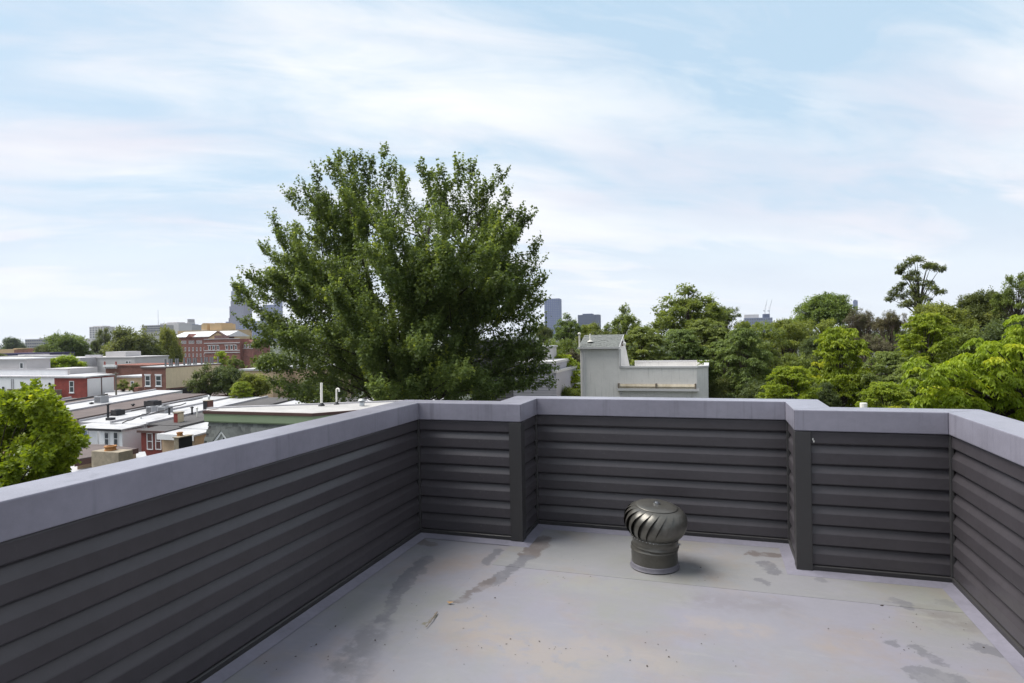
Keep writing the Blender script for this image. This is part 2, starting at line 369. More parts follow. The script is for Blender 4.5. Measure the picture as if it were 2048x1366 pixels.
m_deck, m_deck2, m_deck3 = deck_mat('deck_membrane', (0.495, 0.490, 0.510)), deck_mat('deck_membrane_lap', (0.515, 0.510, 0.525)), deck_mat('deck_membrane_strip', (0.49, 0.495, 0.47))
s_in = offs(0.0)
MB().prism([(x, y, -0.30) for x, y in s_in], (0, 0, 0.296)).build('deck_slab', m_deck3, deck, fix=True)
SX, SY = onz(905, 1195, 0)[0], onz(1349, 1160, 0)[1]
def poly_sheet(name, pts, z, m): return MB().prism([(x, y, z-0.003) for x, y in pts], (0, 0, 0.003)).build(name, m, deck, fix=True)
poly_sheet('membrane_sheet', [(XL, YB), (SX+0.05, YB), (SX+0.05, SY), (SX+0.05, YA), (XL, YA)], 0.000, m_deck)
poly_sheet('membrane_sheet', [(SX, YB), (XF, YB), (XF, SY), (SX, SY)], 0.0015, m_deck2)
poly_sheet('membrane_sheet', [(SX+0.051, SY-0.06), (XF, SY-0.06), (XF, YE), (XD, YE), (XD, YC), (XB, YC), (XB, YA), (SX+0.051, YA)], 0.0030, m_deck3)
# membrane turned up against the walls
for i in range(len(path)-1):
    a0, a1 = np.array(path[i]), np.array(path[i+1]); i0, i1 = offs(0.085)[i], offs(0.085)[i+1]
    i2, i3 = offs(0.012)[i], offs(0.012)[i+1]
    MB().add([(*i0, 0.0036), (*i1, 0.0036), (*i3, 0.020), (*i2, 0.020), (*a0, 0.020), (*a1, 0.020)], [(0, 1, 2, 3), (3, 2, 5, 4)]).build('membrane_upturn', M['upturn'], deck)

par = thing('parapet_wall', 'charcoal clapboard parapet with grey coping round the roof deck', 'parapet', (0, 3.0, 0))
CH, Z0 = 0.1305, 0.055
PROF = [(0.0, 0.0), (0.0275, 0.0), (0.0295, 0.005), (0.0285, 0.069), (0.0262, 0.075), (0.0050, 0.116), (0.0015, 0.122), (0.0015, CH+0.002), (0.0, CH+0.002)]
names = ['left wall', 'front wall left of the recess', 'left return of the recess', 'front wall of the recess', 'right return of the recess', 'front wall right of the recess', 'right wall']
inner, outer = offs(OV), offs(-(CW-OV))
for i in range(7):
    p0, p1 = np.array(path[i]), np.array(path[i+1]); L = np.linalg.norm(p1-p0); t = (p1-p0)/L; n = np.array([t[1], -t[0]])
    o0, o1 = offs(-0.2)[i], offs(-0.2)[i+1]
    c0, c1 = offs(-0.022)[i], offs(-0.022)[i+1]   # sheathing stands back so that the coping overhangs the boards
    core = MB().prism([(*c0, -0.3), (*c1, -0.3), (*o1, -0.3), (*o0, -0.3)], (0, 0, ZB+0.29)).build('wall_section', M['core'], par, fix=True)
    core['label'] = names[i]
    # long walls are boarded in two lengths, butted at staggered joints
    def W3(s, out, z): q = p0+t*s+n*(out-0.022); return (q[0], q[1], z)
    e0, e1 = 0.0, L
    shared = None
    for k in range(7):
        if k == 6:
            b = MB().prism([W3(e0, o, z+Z0+k*CH) for o, z in ((0, 0), (0.0265, 0), (0.0295, 0.005), (0.0285, 0.069), (0.0262, 0.075), (0.0235, 0.081), (0, 0.081))], tuple(np.append(t*(e1-e0), 0)))
            b.build('siding_board', M['siding'], core, fix=True)
            continue
        if shared is None:
            o = MB().prism([W3(e0, o, z+Z0) for o, z in PROF], tuple(np.append(t*(e1-e0), 0))).build('siding_board', M['siding'], core, fix=True); shared = o
        else:
            o = shared.copy(); C.objects.link(o); o.parent = core
        o.location = (0, 0, k*CH)
    # base channel
    MB().prism([W3(0.0, o, z) for o, z in ((0, 0.006), (0.040, 0.006), (0.041, 0.016), (0.036, 0.020), (0.040, 0.046), (0.033, 0.050), (0, 0.052))], tuple(np.append(t*L, 0))).build('base_channel', M['post'], par, fix=True)
    # coping
    a, b_, c, d = [np.array(q) for q in (inner[i], inner[i+1], outer[i+1], outer[i])]
    bt, tp, nseg = ZB, ZT, 1
    for q in range(nseg):   # lengths of coping meet in open joints
        f0, f1 = q/nseg, (q+1)/nseg; g = t*0.0006
        A, B_, C_, D_ = a+(b_-a)*f0+g, a+(b_-a)*f1-g, d+(c-d)*f1-g, d+(c-d)*f0+g
        dz = random.uniform(-0.0004, 0.0004)
        cp = MB().hexa([(*A, bt+dz), (*B_, bt), (*C_, bt), (*D_, bt), (*A, tp+dz), (*B_, tp), (*C_, tp-0.006), (*D_, tp-0.006+dz)]).build('coping', M['coping'], par, bevel=0.006)
        cp['label'] = 'grey coping length of the '+names[i]
def post(x, y, sx, sy, wdt, name):   # outside corner post wrapping the corner
    b = MB(); e = 0.022
    x0, x1 = sorted((x+sx*e, x-sx*wdt)); y0, y1 = sorted((y+sy*e, y-sy*wdt))
    b.box(x0, x1, y0, y1, 0.0, ZB-0.004).build(name, M['post'], par, bevel=0.004)
post(XB, YA, 1, -1, 0.075, 'corner_post'); post(XD, YE, -1, -1, 0.075, 'corner_post')
for x, y, sx in ((XL, YA, 1), (XB, YC, 1), (XD, YC, -1), (XF, YE, -1)):
    MB().add([(x+sx*-0.006, y-0.019, 0.03), (x+sx*0.019, y-0.019, 0.03), (x+sx*0.019, y+0.006, 0.03), (x+sx*-0.006, y+0.006, 0.03), (x+sx*-0.006, y-0.019, ZB-.003), (x+sx*0.019, y-0.019, ZB-.003), (x+sx*0.019, y+0.006, ZB-.003), (x+sx*-0.006, y+0.006, ZB-.003)],
        [(3, 2, 1, 0), (4, 5, 6, 7), (0, 1, 5, 4), (1, 2, 6, 5), (2, 3, 7, 6), (3, 0, 4, 7)]).build('corner_trim', M['post'], par, bevel=0.005)
# bird dropping on the top board at the right
tag(MB().box(0.60, 0.607, YE-0.0085, YE-0.0065, 0.858, 0.872).box(0.606, 0.612, YE-0.0085, YE-0.0065, 0.845, 0.858).box(0.575, 0.583, YE-0.0085, YE-0.0065, 0.885, 0.892).build('dropping', M['pvc'], par), kind='stuff')

# ------------------------------------------------------------------ turbine vent
vb = onz(1305, 1147, 0.009); VC = np.array([vb[0], vb[1]+0.155, 0.009])
tv = thing('turbine_vent', 'dark bronze turbine roof vent with curved vanes standing on the grey deck', 'roof vent', VC)
def atv(p): return (p[0]+VC[0], p[1]+VC[1], p[2]+VC[2])
MB().lathe([(0.164, 0.001), (0.159, 0.006), (0.157, 0.022), (0.155, 0.030), (0.152, 0.031)], 48, VC).build('sealant_collar', M['sealant'], tv, smooth=True)
MB().lathe([(0.152, 0.0), (0.153, 0.112), (0.157, 0.115), (0.157, 0.121), (0.153, 0.124), (0.153, 0.145)], 56, VC).build('base_throat', M['vent'], tv, smooth=True)
th = MB().lathe([(0.149, 0.12), (0.151, 0.14), (0.156, 0.142), (0.151, 0.146), (0.150, 0.188), (0.154, 0.191), (0.154, 0.200), (0.146, 0.202)], 56, VC)
tht = th.build('swivel_throat', M['vent'], tv, smooth=True)
tht.rotation_euler = (math.radians(1.5), math.radians(2.5), 0)
turb = thing('rotor', None, None, (0, 0, 0.203)); turb.parent = tv; turb.rotation_euler = (math.radians(2.5), math.radians(5.5), 0)
NV = 21
RP = [(0.147, -0.004), (0.162, 0.006), (0.190, 0.034), (0.2060, 0.070), (0.2105, 0.105), (0.2060, 0.137), (0.192, 0.165), (0.170, 0.186), (0.138, 0.198)]
from_rp = np.array(RP)
ts = np.linspace(0, 1, 15)
rr = np.interp(ts*8, range(9), from_rp[:, 0]); zz = np.interp(ts*8, range(9), from_rp[:, 1])
def vane():
    b = MB(); vs = []; W_ = 5
    for i, tt in enumerate(ts):
        a0 = 0.58*tt**2.2-0.03*tt
        for j in range(W_):
            q = j/(W_-1)
            ang = a0-q*(2*math.pi/NV)*1.30
            r = rr[i]*(1.0-0.17*math.sin(math.pi*min(1, tt*1.02))*(q**1.6))
            vs.append((r*math.cos(ang), r*math.sin(ang), zz[i]))
    n = len(ts)
    fs = [(i*W_+j, i*W_+j+1, (i+1)*W_+j+1, (i+1)*W_+j) for i in range(n-1) for j in range(W_-1)]
    b.add(vs, fs); return b
me = vane().mesh('vane', M['vent'], smooth=True)
vtop = wloc(turb)
for k in range(NV):
    o = link('vane', me, turb); o.rotation_euler = (0, 0, 2*math.pi*k/NV)
b = MB().lathe([(0.0001, 0.216), (0.05, 0.214), (0.100, 0.210), (0.136, 0.203), (0.141, 0.199), (0.138, 0.196), (0.06, 0.204), (0.0001, 0.206)], 40, vtop); b.build('top_cap', M['vent'], turb, smooth=True)
MB().lathe([(0.0001, 0.234), (0.010, 0.234), (0.010, 0.225), (0.022, 0.225), (0.022, 0.214), (0.0001, 0.214)], 12, vtop).build('spindle_nut', M['steel'], turb)
MB().lathe([(0.146, -0.012), (0.158, -0.010), (0.158, 0.006), (0.152, 0.010), (0.142, 0.006)], 48, vtop).build('rivet_ring', M['vent'], turb, smooth=True)
b = MB()
for k in range(NV*2):
    a = 2*math.pi*k/(NV*2); c = vtop+np.array([0.1585*math.cos(a), 0.1585*math.sin(a), -0.002])
    b.box(c[0]-0.0022, c[0]+0.0022, c[1]-0.0022, c[1]+0.0022, c[2]-0.0022, c[2]+0.0022)
tag(b.build('rivets', M['steel'], turb), kind='stuff')
MB().tube([vtop+np.array([0, 0, -0.1]), vtop+np.array([0, 0, 0.20])], 0.012, 8).build('spindle', M['vent'], turb)
MB().tube([VC+np.array([0.150, -0.02, 0.16]), VC+np.array([0.172, -0.025, 0.16])], [0.006, 0.006], 8).build('clamp_screw', M['steel'], tv)

# debris on the deck
rg = np.random.default_rng(3)
b = MB()
spots = [(500, 1330, 60, 24, 10), (930, 1270, 120, 60, 26), (1040, 1200, 60, 40, 8), (1400, 1120, 50, 30, 22), (1560, 1115, 40, 20, 12), (1820, 1240, 80, 40, 18), (1300, 1300, 200, 50, 26), (1880, 1300, 80, 40, 10), (1960, 1250, 40, 60, 10), (1150, 1150, 150, 30, 12), (720, 1250, 120, 70, 20)]
for px, py, sx_, sy_, k in spots:
    for _ in range(k):
        q = onz(px+rg.normal()*sx_, py+rg.normal()*sy_*0.6, 0.004)
        if not (XL+0.12 < q[0] < XF-0.12 and q[1] < min(YA, YE)-0.1): continue
        s = rg.uniform(0.0009, 0.0024)*(2.0 if rg.random() < 0.06 else 1); a = rg.uniform(0, 6.28); l = s*rg.uniform(1, 2.6)
        ca, sa = math.cos(a), math.sin(a)
        P = [(q[0]+ca*dx-sa*dy, q[1]+sa*dx+ca*dy) for dx, dy in ((-l, 0), (0, -s), (l, 0), (0, s))]
        b.prism([(x, y, 0.0033) for x, y in P], (0, 0, s*0.6))
tag(b.build('leaf_litter', mat('litter', (0.06, 0.045, 0.035), 0.9, 0.4, 40)), 'tiny specks of dirt and leaf crumbs on the deck', 'litter', kind='stuff')
tp0, tp1 = onz(874, 1224, 0.012), onz(852, 1254, 0.012)
tw = MB().tube([tp0, (tp0+tp1)/2+np.array([0.004, 0.003, 0.004]), tp1], [0.004, 0.003, 0.0015], 6).build('twig', M['wood'])
tag(tw, 'short dry twig lying on the grey deck near the stain', 'twig')
for px, py, lab in ((1955, 1208, 'small dry tan leaf at the foot of the right wall'), (900, 1205, 'curled brown leaf lying in the dark water stain')):
    q = onz(px, py, 0.03 if px > 1900 else 0.012); 
    lf = MB().add([q+np.array(d) for d in ((-.022, 0, 0.004), (0, -.010, -.002), (.024, .004, .006), (0, .012, .0))], [(0, 1, 2), (0, 2, 3)]).build('dry_leaf', mat('dry_leaf', (0.36, 0.22, 0.10), 0.8))
    tag(lf, lab, 'leaf')
q = onz(1727, 812, 0.55)
pz = ony(1727, 806, 6.2)
vp_ = thing('vent_pipe', 'white pipe end just showing above the coping right of the recess', 'pipe', (pz[0], pz[1], -0.6))
MB().tube([(pz[0], pz[1], -2.0), (pz[0], pz[1], pz[2])], 0.030, 14).build('pipe', M['pvc'], vp_, smooth=False)
MB().box(pz[0]-0.12, pz[0]+0.12, YE+0.2, pz[1]+0.1, -2.2, -2.0).build('bracket', M['galv'], vp_)
#PART2
# ------------------------------------------------------------------ building kit (facades look along -Y)
def window(parent, x0, x1, z0, z1, Y, frame=None, pane=None, bar=True, sill=True, t=0.09, head=False):
    """sash window standing 3 cm proud of the wall plane Y: frame > pane"""
    f = M['white_paint'] if frame is None else frame
    b = MB(); a, c = Y-0.06, Y+0.02
    b.box(x0, x0+t, a, c, z0, z1).box(x1-t, x1, a, c, z0, z1).box(x0+t, x1-t, a, c, z1-t, z1).box(x0+t, x1-t, a, c, z0, z0+t)
    if bar: zm = (z0+z1)/2; b.box(x0+t, x1-t, a+0.012, c, zm-t*0.4, zm+t*0.4)
    if sill: b.box(x0-0.08, x1+0.08, Y-0.11, Y+0.01, z0-0.12, z0-0.003)
    if head: b.box(x0-0.1, x1+0.1, Y-0.10, Y+0.01, z1+0.003, z1+0.2)
    w_ = b.build('window', f, parent)
    MB().box(x0+t, x1-t, Y-0.025, Y+0.01, z0+t, z1-t).build('pane', pane or M['glass'], w_)
    return w_
def win_px(parent, px0, px1, py0, py1, Y, **k):
    a, c = ony(px0, py1, Y), ony(px1, py0, Y); return window(parent, a[0], c[0], a[2], c[2], Y, **k)
def boards(parent, x0, x1, z0, z1, Y, m, step=0.2):
    """clapboards too fine to pick apart at this distance: real laps joined into one part"""
    b = MB(); z = z0
    while z < z1-0.02:
        zt = min(z+step, z1)
        b.add([(x0, Y-0.03, z), (x1, Y-0.03, z), (x1, Y-0.004, zt), (x0, Y-0.004, zt), (x0, Y, z), (x1, Y, z)], [(0, 1, 2, 3), (4, 5, 1, 0)]); z += step
    return tag(b.build('clapboard', m, parent), kind='stuff')

# ---- neighbouring mansard house with the sage green cornice
GY = 19.95
gl, gr_ = ony(413, 826, GY), ony(625, 826, GY)
gx0, gx1 = gl[0], gr_[0]
zt_ = gr_[2]
gh = thing('mansard_house', 'house with sage green cornice, grey shingled mansard and flat pale roof', 'house', (gx0+2, GY+2, GZ))
zr = zt_-0.02
MB().box(gx0+0.25, gx1-0.05, GY+0.35, GY+1.2, GZ, zr-0.55).build('wall', M['stone'], gh)
MB().box(gx1-0.6, gx1+1.4, GY+1.75, GY+4.0, GZ, zr-0.11).build('wall', M['stone'], gh)
rr2 = onz(735, 812, zr)
RX1 = gx1+1.55
BR, BL = onz(716, 801.5, zr), onz(413, 817.5, zr)
b = MB().prism([(gx0, GY, zr-0.10), (gx1, GY, zr-0.10), (RX1, GY+1.7, zr-0.10), (RX1, BR[1], zr-0.10), (BL[0], BL[1], zr-0.10)], (0, 0, 0.10))
roof = b.build('flat_roof', M['pale_roof'], gh, fix=True)
def fascia(name, z0, z1, out, m):
    MB().prism([(gx0-out, GY-out, z0), (gx1+out*0.4, GY-out, z0), (RX1+out, GY+1.7-out*0.4, z0), (RX1+out, BR[1], z0), (RX1, BR[1], z0), (RX1, GY+1.7, z0), (gx1, GY, z0), (gx0, GY, z0), (gx0, BL[1], z0), (gx0-out, BL[1], z0)], (0, 0, z1-z0)).build(name, m, gh, fix=True)
fascia('drip_edge', zr-0.10, zr+0.012, 0.10, M['brown_trim'])
fascia('cornice', zr-0.40, zr-0.103, 0.07, M['green_trim'])
fascia('cornice_moulding', zr-0.45, zr-0.403, 0.03, M['green_trim'])
# back kerb of the roof
MB().prism([(BL[0], BL[1]+.01, zr-0.1), (RX1, BR[1]+.01, zr-0.1), (RX1, BR[1]+.2, zr-0.1), (BL[0], BL[1]+.2, zr-0.1)], (0, 0, 0.15)).build('roof_kerb', M['grey_roof'], gh, fix=True)
# mansard slope, shingle by shingle
mr = MB().prism([(gx0+0.1, GY+0.06, zr-0.45), (gx0-0.12, GY-0.62, zr-2.6), (gx1+0.1, GY-0.62, zr-2.6), (gx1, GY+0.06, zr-0.45)], (0, 0.2, 0)).build('mansard_roof', M['dark_roof'], gh, fix=True)
rg = np.random.default_rng(11)
sl = np.array([0, -0.68, -2.15]); sl /= np.linalg.norm(sl); nn = np.array([0, -2.15, 0.68]); nn /= np.linalg.norm(nn)
sm = None
for r in range(12):
    off = (r % 2)*0.15+rg.uniform(-.02, .02)
    for c_ in range(16):
        x = gx0+0.08-0.008*r+off+c_*0.245
        if x+0.235 > gx1: break
        o3 = np.array([x, GY+0.055, zr-0.45])+sl*(0.150*r+0.01)
        if proj_hidden := (r > 4 and c_ > 11): continue
        if sm is None:
            b = MB().prism([(0, 0, 0), (0.236, 0, 0), (0.236, *(sl*0.165)[1:]), (0, *(sl*0.165)[1:])], tuple(nn*0.016)); sm = b.mesh('shingle', M['shingle'])
        s_ = link('shingle', sm, mr); s_.location = tuple(o3-wloc(mr)+nn*(0.003+0.004*rg.random())); s_.rotation_euler = (0, rg.uniform(-.01, .01), 0)
# dormer
dx = ony(432+14, 880, GY-0.9)[0]; dzt = ony(446, 861, GY-0.9)[2]
dm = MB().prism([(dx-0.55, GY-0.85, dzt-0.72), (dx+0.55, GY-0.85, dzt-0.72), (dx, GY-0.85, dzt-0.06)], (0, 1.2, 0)).build('dormer', M['white_paint'], gh, fix=True)
for s in (-1, 1):
    MB().prism([(dx, GY-0.98, dzt), (dx+s*0.66, GY-0.98, dzt-0.72), (dx+s*0.60, GY-0.98, dzt-0.79), (dx, GY-0.98, dzt-0.10)], (0, 0.10, 0)).build('barge_board', M['white_paint'], dm, fix=True)
    for q in range(4):
        f0, f1 = q/4, (q+1)/4+0.06
        MB().prism([(dx+s*0.68*f0, GY-1.0, dzt-0.73*f0+0.035), (dx+s*0.68*f1, GY-1.0, dzt-0.73*f1+0.030), (dx+s*0.68*f1, GY-1.0, dzt-0.73*f1+0.008), (dx+s*0.68*f0, GY-1.0, dzt-0.73*f0+0.008)], (0, 1.3, 0)).build('shingle', M['shingle'], dm, fix=True)
MB().prism([(dx-0.28, GY-0.87, dzt-0.64), (dx+0.28, GY-0.87, dzt-0.64), (dx, GY-0.87, dzt-0.28)], (0, 0.02, 0)).build('pane', M['glass'], dm, fix=True)
# pipes on that roof
def roofpt(px, py): return onz(px, py, zr)
p = roofpt(643, 812)
vp1 = MB().tube([p, p+np.array([0.02, 0, 0.98])], 0.052, 12).build('vent_pipe', M['pvc'], gh); vp1['label'] = 'straight white vent pipe'
MB().tube([p-np.array([0, 0, 0.01]), p+np.array([0, 0, 0.03]), p+np.array([0, 0, 0.13])], [0.15, 0.13, 0.06], 12).build('boot', M['black_trim'], vp1)
p = roofpt(673, 809)
g_ = [p, p+np.array([0.01, 0, 0.62])]+[p+np.array([0.01+0.07*(1-math.cos(a)), 0, 0.62+0.07*math.sin(a)]) for a in np.linspace(0.3, math.pi, 7)]+[p+np.array([0.15, 0, 0.55])]
vp2 = MB().tube(g_, 0.036, 10).build('vent_pipe', M['pvc'], gh); vp2['label'] = 'white gooseneck vent pipe'
MB().tube([p-np.array([0, 0, 0.01]), p+np.array([0, 0, 0.03]), p+np.array([0, 0, 0.11])], [0.12, 0.11, 0.045], 12).build('boot', M['black_trim'], vp2)
p = roofpt(724, 812)
vc = MB().lathe([(0.105, 0), (0.105, 0.21), (0.09, 0.215)], 16, p).build('vent_cap', M['galv'], gh, smooth=True); vc['label'] = 'galvanised vent with a rain cap'
MB().lathe([(0.17, 0.215), (0.165, 0.25), (0.10, 0.30), (0.0001, 0.315)], 16, p).build('rain_cap', M['galv'], vc)

# ---- grey stucco house with stair tower
SYY = 42.0
def SP(cx, cy, Y=SYY): return ony(1000+cx/4.452, 560+cy/4.452, Y)
x0, x1 = SP(712, 600)[0], SP(1058, 600)[0]
xw, xc = SP(1752, 780)[0], SP(1850, 745)[0]
ze, zrg = SP(885, 598)[2], SP(920, 490, SYY+2.2)[2]
zp = SP(1400, 770)[2]
dback = onz(1332, 721.3, zp)[1]-SYY
sh = thing('stucco_house', 'pale grey stucco house with a shingled stair tower and a walled roof deck', 'house', ((x0+xw)/2, SYY+3, GZ))
tw_ = MB().prism([(x0, SYY, GZ), (x0, SYY, ze), (x0, SYY+2.2, zrg-0.06), (x0, SYY+2.9, zrg-0.5), (x0, SYY+5.6, zp-0.3), (x0, SYY+6.0, GZ)], (x1-x0, 0, 0)).build('stair_tower', M['stucco'], sh, fix=True)
tr_ = MB().prism([(x0-0.1, SYY-0.14, ze+0.0), (x0-0.1, SYY+2.2, zrg), (x0-0.1, SYY+2.2, zrg-0.09), (x0-0.1, SYY-0.14, ze-0.07)], (x1-x0+0.12, 0, 0)).build('roof', M['dark_roof'], sh, fix=True)
rg = np.random.default_rng(5); b = MB(); rl = math.hypot(2.34, zrg-ze)
sd_ = np.array([0, -2.34, -(zrg-ze)])/rl; sn_ = np.array([0, -(zrg-ze), 2.34])/rl
for r in range(int(rl/0.145)):
    x = x0-0.1+rg.uniform(-0.2, 0)
    while x < x1+0.02:
        wv = rg.uniform(0.18, 0.36); xa, xb = max(x, x0-0.1), min(x+wv-0.012, x1+0.02); h_ = rg.uniform(0.008, 0.03)
        if xb > xa+0.03:
            a = np.array([0, SYY+2.2, zrg])+sd_*(r*0.145)+sn_*0.002; c = a+sd_*0.155
            b.prism([(xa, *a[1:]), (xb, *a[1:]), (xb, *c[1:]), (xa, *c[1:])], tuple(sn_*h_))
        x += wv
so_ = tag(b.build('shingles', M['shingle'], tr_, fix=True), kind='stuff')
MB().box(x0-0.12, x1+0.04, SYY-0.26, SYY-0.145, ze-0.11, ze+0.02).build('gutter', M['stucco_trim'], sh)
MB().prism([(x1+0.003, SYY-0.14, ze-0.10), (x1+0.003, SYY+2.2, zrg-0.10), (x1+0.003, SYY+2.2, zrg+0.01), (x1+0.003, SYY-0.14, ze+0.01)], (0.06, 0, 0)).build('verge_board', M['stucco_trim'], sh, fix=True)
def dpipe(cx0, cy0, cy1, name='downpipe', w_=0.055):
    a, c = SP(cx0, cy0), SP(cx0, cy1); MB().box(a[0]-w_, a[0]+w_, SYY-0.12, SYY-0.02, c[2], a[2]).build(name, M['stucco_trim'], sh)
dpipe(735, 606, 1100); dpipe(1070, 615, 770, w_=0.05); dpipe(1078, 980, 1100, w_=0.05)
# walls of the roof deck
W_ = 0.28; cw_ = SYY+0.75
foot = [(x1, SYY), (xw, SYY), (xc, cw_), (xc, SYY+dback), (x1, SYY+dback)]
ins_ = [(x1, SYY+W_), (xw-0.12, SYY+W_), (xc-W_, cw_+0.12), (xc-W_, SYY+dback-W_), (x1, SYY+dback-W_)]
MB().prism([(x, y, GZ) for x, y in foot], (0, 0, zp-1.0-GZ)).build('wall', M['stucco'], sh, fix=True)
for i in range(4):
    a, b2, c, d = foot[i], foot[i+1], ins_[i+1], ins_[i]
    MB().prism([(*a, zp-1.0), (*b2, zp-1.0), (*c, zp-1.0), (*d, zp-1.0)], (0, 0, 0.96)).build('parapet', M['stucco'], sh, fix=True)
    def sc3(p, k): q = np.array(p)-np.array([(x1+xc)/2, SYY+dback/2]); return np.array(p)+k*np.sign(q)
    aa, bb = sc3(a, 0.05), sc3(b2, 0.05); 
    if i == 0: aa[0] = x1+0.005
    MB().prism([(*aa, zp-0.1), (*bb, zp-0.1), (*sc3(c, -0.04), zp-0.1), (*d, zp-0.1)], (0, 0, 0.12)).build('coping', M['stucco_trim'], sh, fix=True)
# rolled awning in its long case above a ledge
a, c = SP(1055, 963), SP(1745, 928)
aw = MB().prism([(a[0], SYY-0.02, a[2]), (a[0], SYY-0.24, a[2]), (a[0], SYY-0.30, (a[2]+c[2])/2), (a[0], SYY-0.16, c[2]), (a[0], SYY-0.02, c[2])], (c[0]-a[0], 0, 0)).build('awning_case', mat('mildewed_awning', (0.43, 0.385, 0.31), 0.8, 0.3, 0.7, col2=(0.22, 0.18, 0.12)), sh, fix=True)
aw['label'] = 'stained tan awning case'
for k in (0.0, 0.49, 0.985):
    xx = a[0]+(c[0]-a[0])*k; MB().box(xx, xx+0.09, SYY-0.32, SYY-0.01, a[2]-0.03, c[2]+0.05).build('bracket', M['wood'], aw)
a, c = SP(1048, 982), SP(1775, 967); MB().box(a[0], c[0], SYY-0.34, SYY-0.005, a[2], c[2]).build('ledge', M['stucco_trim'], sh)
# pipes and lamp
q = SP(805, 550, SYY+0.75); lv = MB().tube([q, (q[0], q[1], SP(805, 492, SYY+0.75)[2]+0.1)], 0.06, 10).build('vent_pipe', M['pvc'], sh)
MB().lathe([(0.22, 0), (0.20, 0.05), (0.07, 0.09)], 12, q).build('boot', M['pvc'], lv)
q0, q1 = SP(709, 600, SYY-0.05), SP(706, 480, SYY-0.05); tp = MB().tube([q0, q1], 0.055, 10).build('vent_pipe', M['pvc'], sh)
MB().lathe([(0.0001, -0.1), (0.09, -0.06), (0.11, 0.0), (0.09, 0.07), (0.0001, 0.11)], 12, q1).build('cowl', M['pvc'], tp, smooth=True)
q = SP(1103, 568, SYY+1.4); q[0] = x1+0.16
lm = MB().lathe([(0.0001, -0.15), (0.12, -0.09), (0.15, 0.0), (0.12, 0.1), (0.0001, 0.16)], 14, q).build('wall_lamp', M['pvc'], sh, smooth=True)
MB().box(x1+0.003, x1+0.10, q[1]-0.1, q[1]+0.1, q[2]-0.15, q[2]+0.2).build('bracket', M['brown_trim'], lm)

# ---- pale grey sided house, partly behind the maple, and the slate one beside it
AY = 44.0
def ap(px, py, Y=AY): return ony(px, py, Y)
sg = thing('clapboard_house', 'pale grey clapboard house with stepped roofline right of the big maple', 'house', (ap(1070, 700)[0], AY+2, GZ))
xa, xb, xd = ap(1026, 725)[0], ap(1103.5, 725)[0], ap(1112, 743)[0]; za, zb2 = ap(1090, 724)[2], ap(1108, 742)[2]
MB().box(xa, xb, AY, AY+7, GZ, za).build('wall', M['grey_siding'], sg); MB().box(xb+0.003, xd, AY, AY+7, GZ, zb2).build('wall', M['grey_siding'], sg)
boards(sg, xa+0.002, xb, -4.5, za-0.15, AY-0.002, M['grey_siding'], 0.19); boards(sg, xb+0.005, xd, -4.5, zb2-0.15, AY-0.002, M['grey_siding'], 0.19)
MB().box(xa-0.05, xb+0.06, AY-0.1, AY+7.1, za-0.14, za+0.04).build('coping', M['stucco_trim'], sg); MB().box(xb+0.065, xd+0.08, AY-0.1, AY+7.1, zb2-0.14, zb2+0.04).build('coping', M['stucco_trim'], sg)
q0, q1 = ap(1076, 724, AY+3), ap(1094.5, 695, AY+3)
bh_ = MB().box(q0[0], q1[0], AY+3, AY+6, za, q1[2]).build('stair_house', M['pale_concrete'], sg); MB().box(q0[0]-0.5, q1[0]+0.1, AY+2.9, AY+6.1, q1[2], q1[2]+0.12).build('roof', M['white_roof'], bh_)
rd = ap(1072, 702, AY+2.6); MB().box(rd[0]-0.5, rd[0]+0.1, AY+2.5, AY+2.9, rd[2]-0.3, rd[2]+0.15).build('vent_hood', M['brown_trim'], sg)
dh = thing('slate_sided_house', 'dark slate sided house seen through the branches of the big maple', 'house', (ap(985, 700, 50)[0], 52, GZ))
xa, xb = ap(948, 700, 48)[0], ap(1024, 700, 48)[0]; za = ap(990, 683, 48)[2]
MB().box(xa, xb, 48, 55, GZ, za).build('wall', M['dark_siding'], dh); boards(dh, xa, xb, -4.5, za-0.1, 47.998, M['dark_siding'], 0.22)
MB().box(xa-0.06, xb+0.06, 47.9, 55.1, za, za+0.12).build('coping', M['dark_siding'], dh)

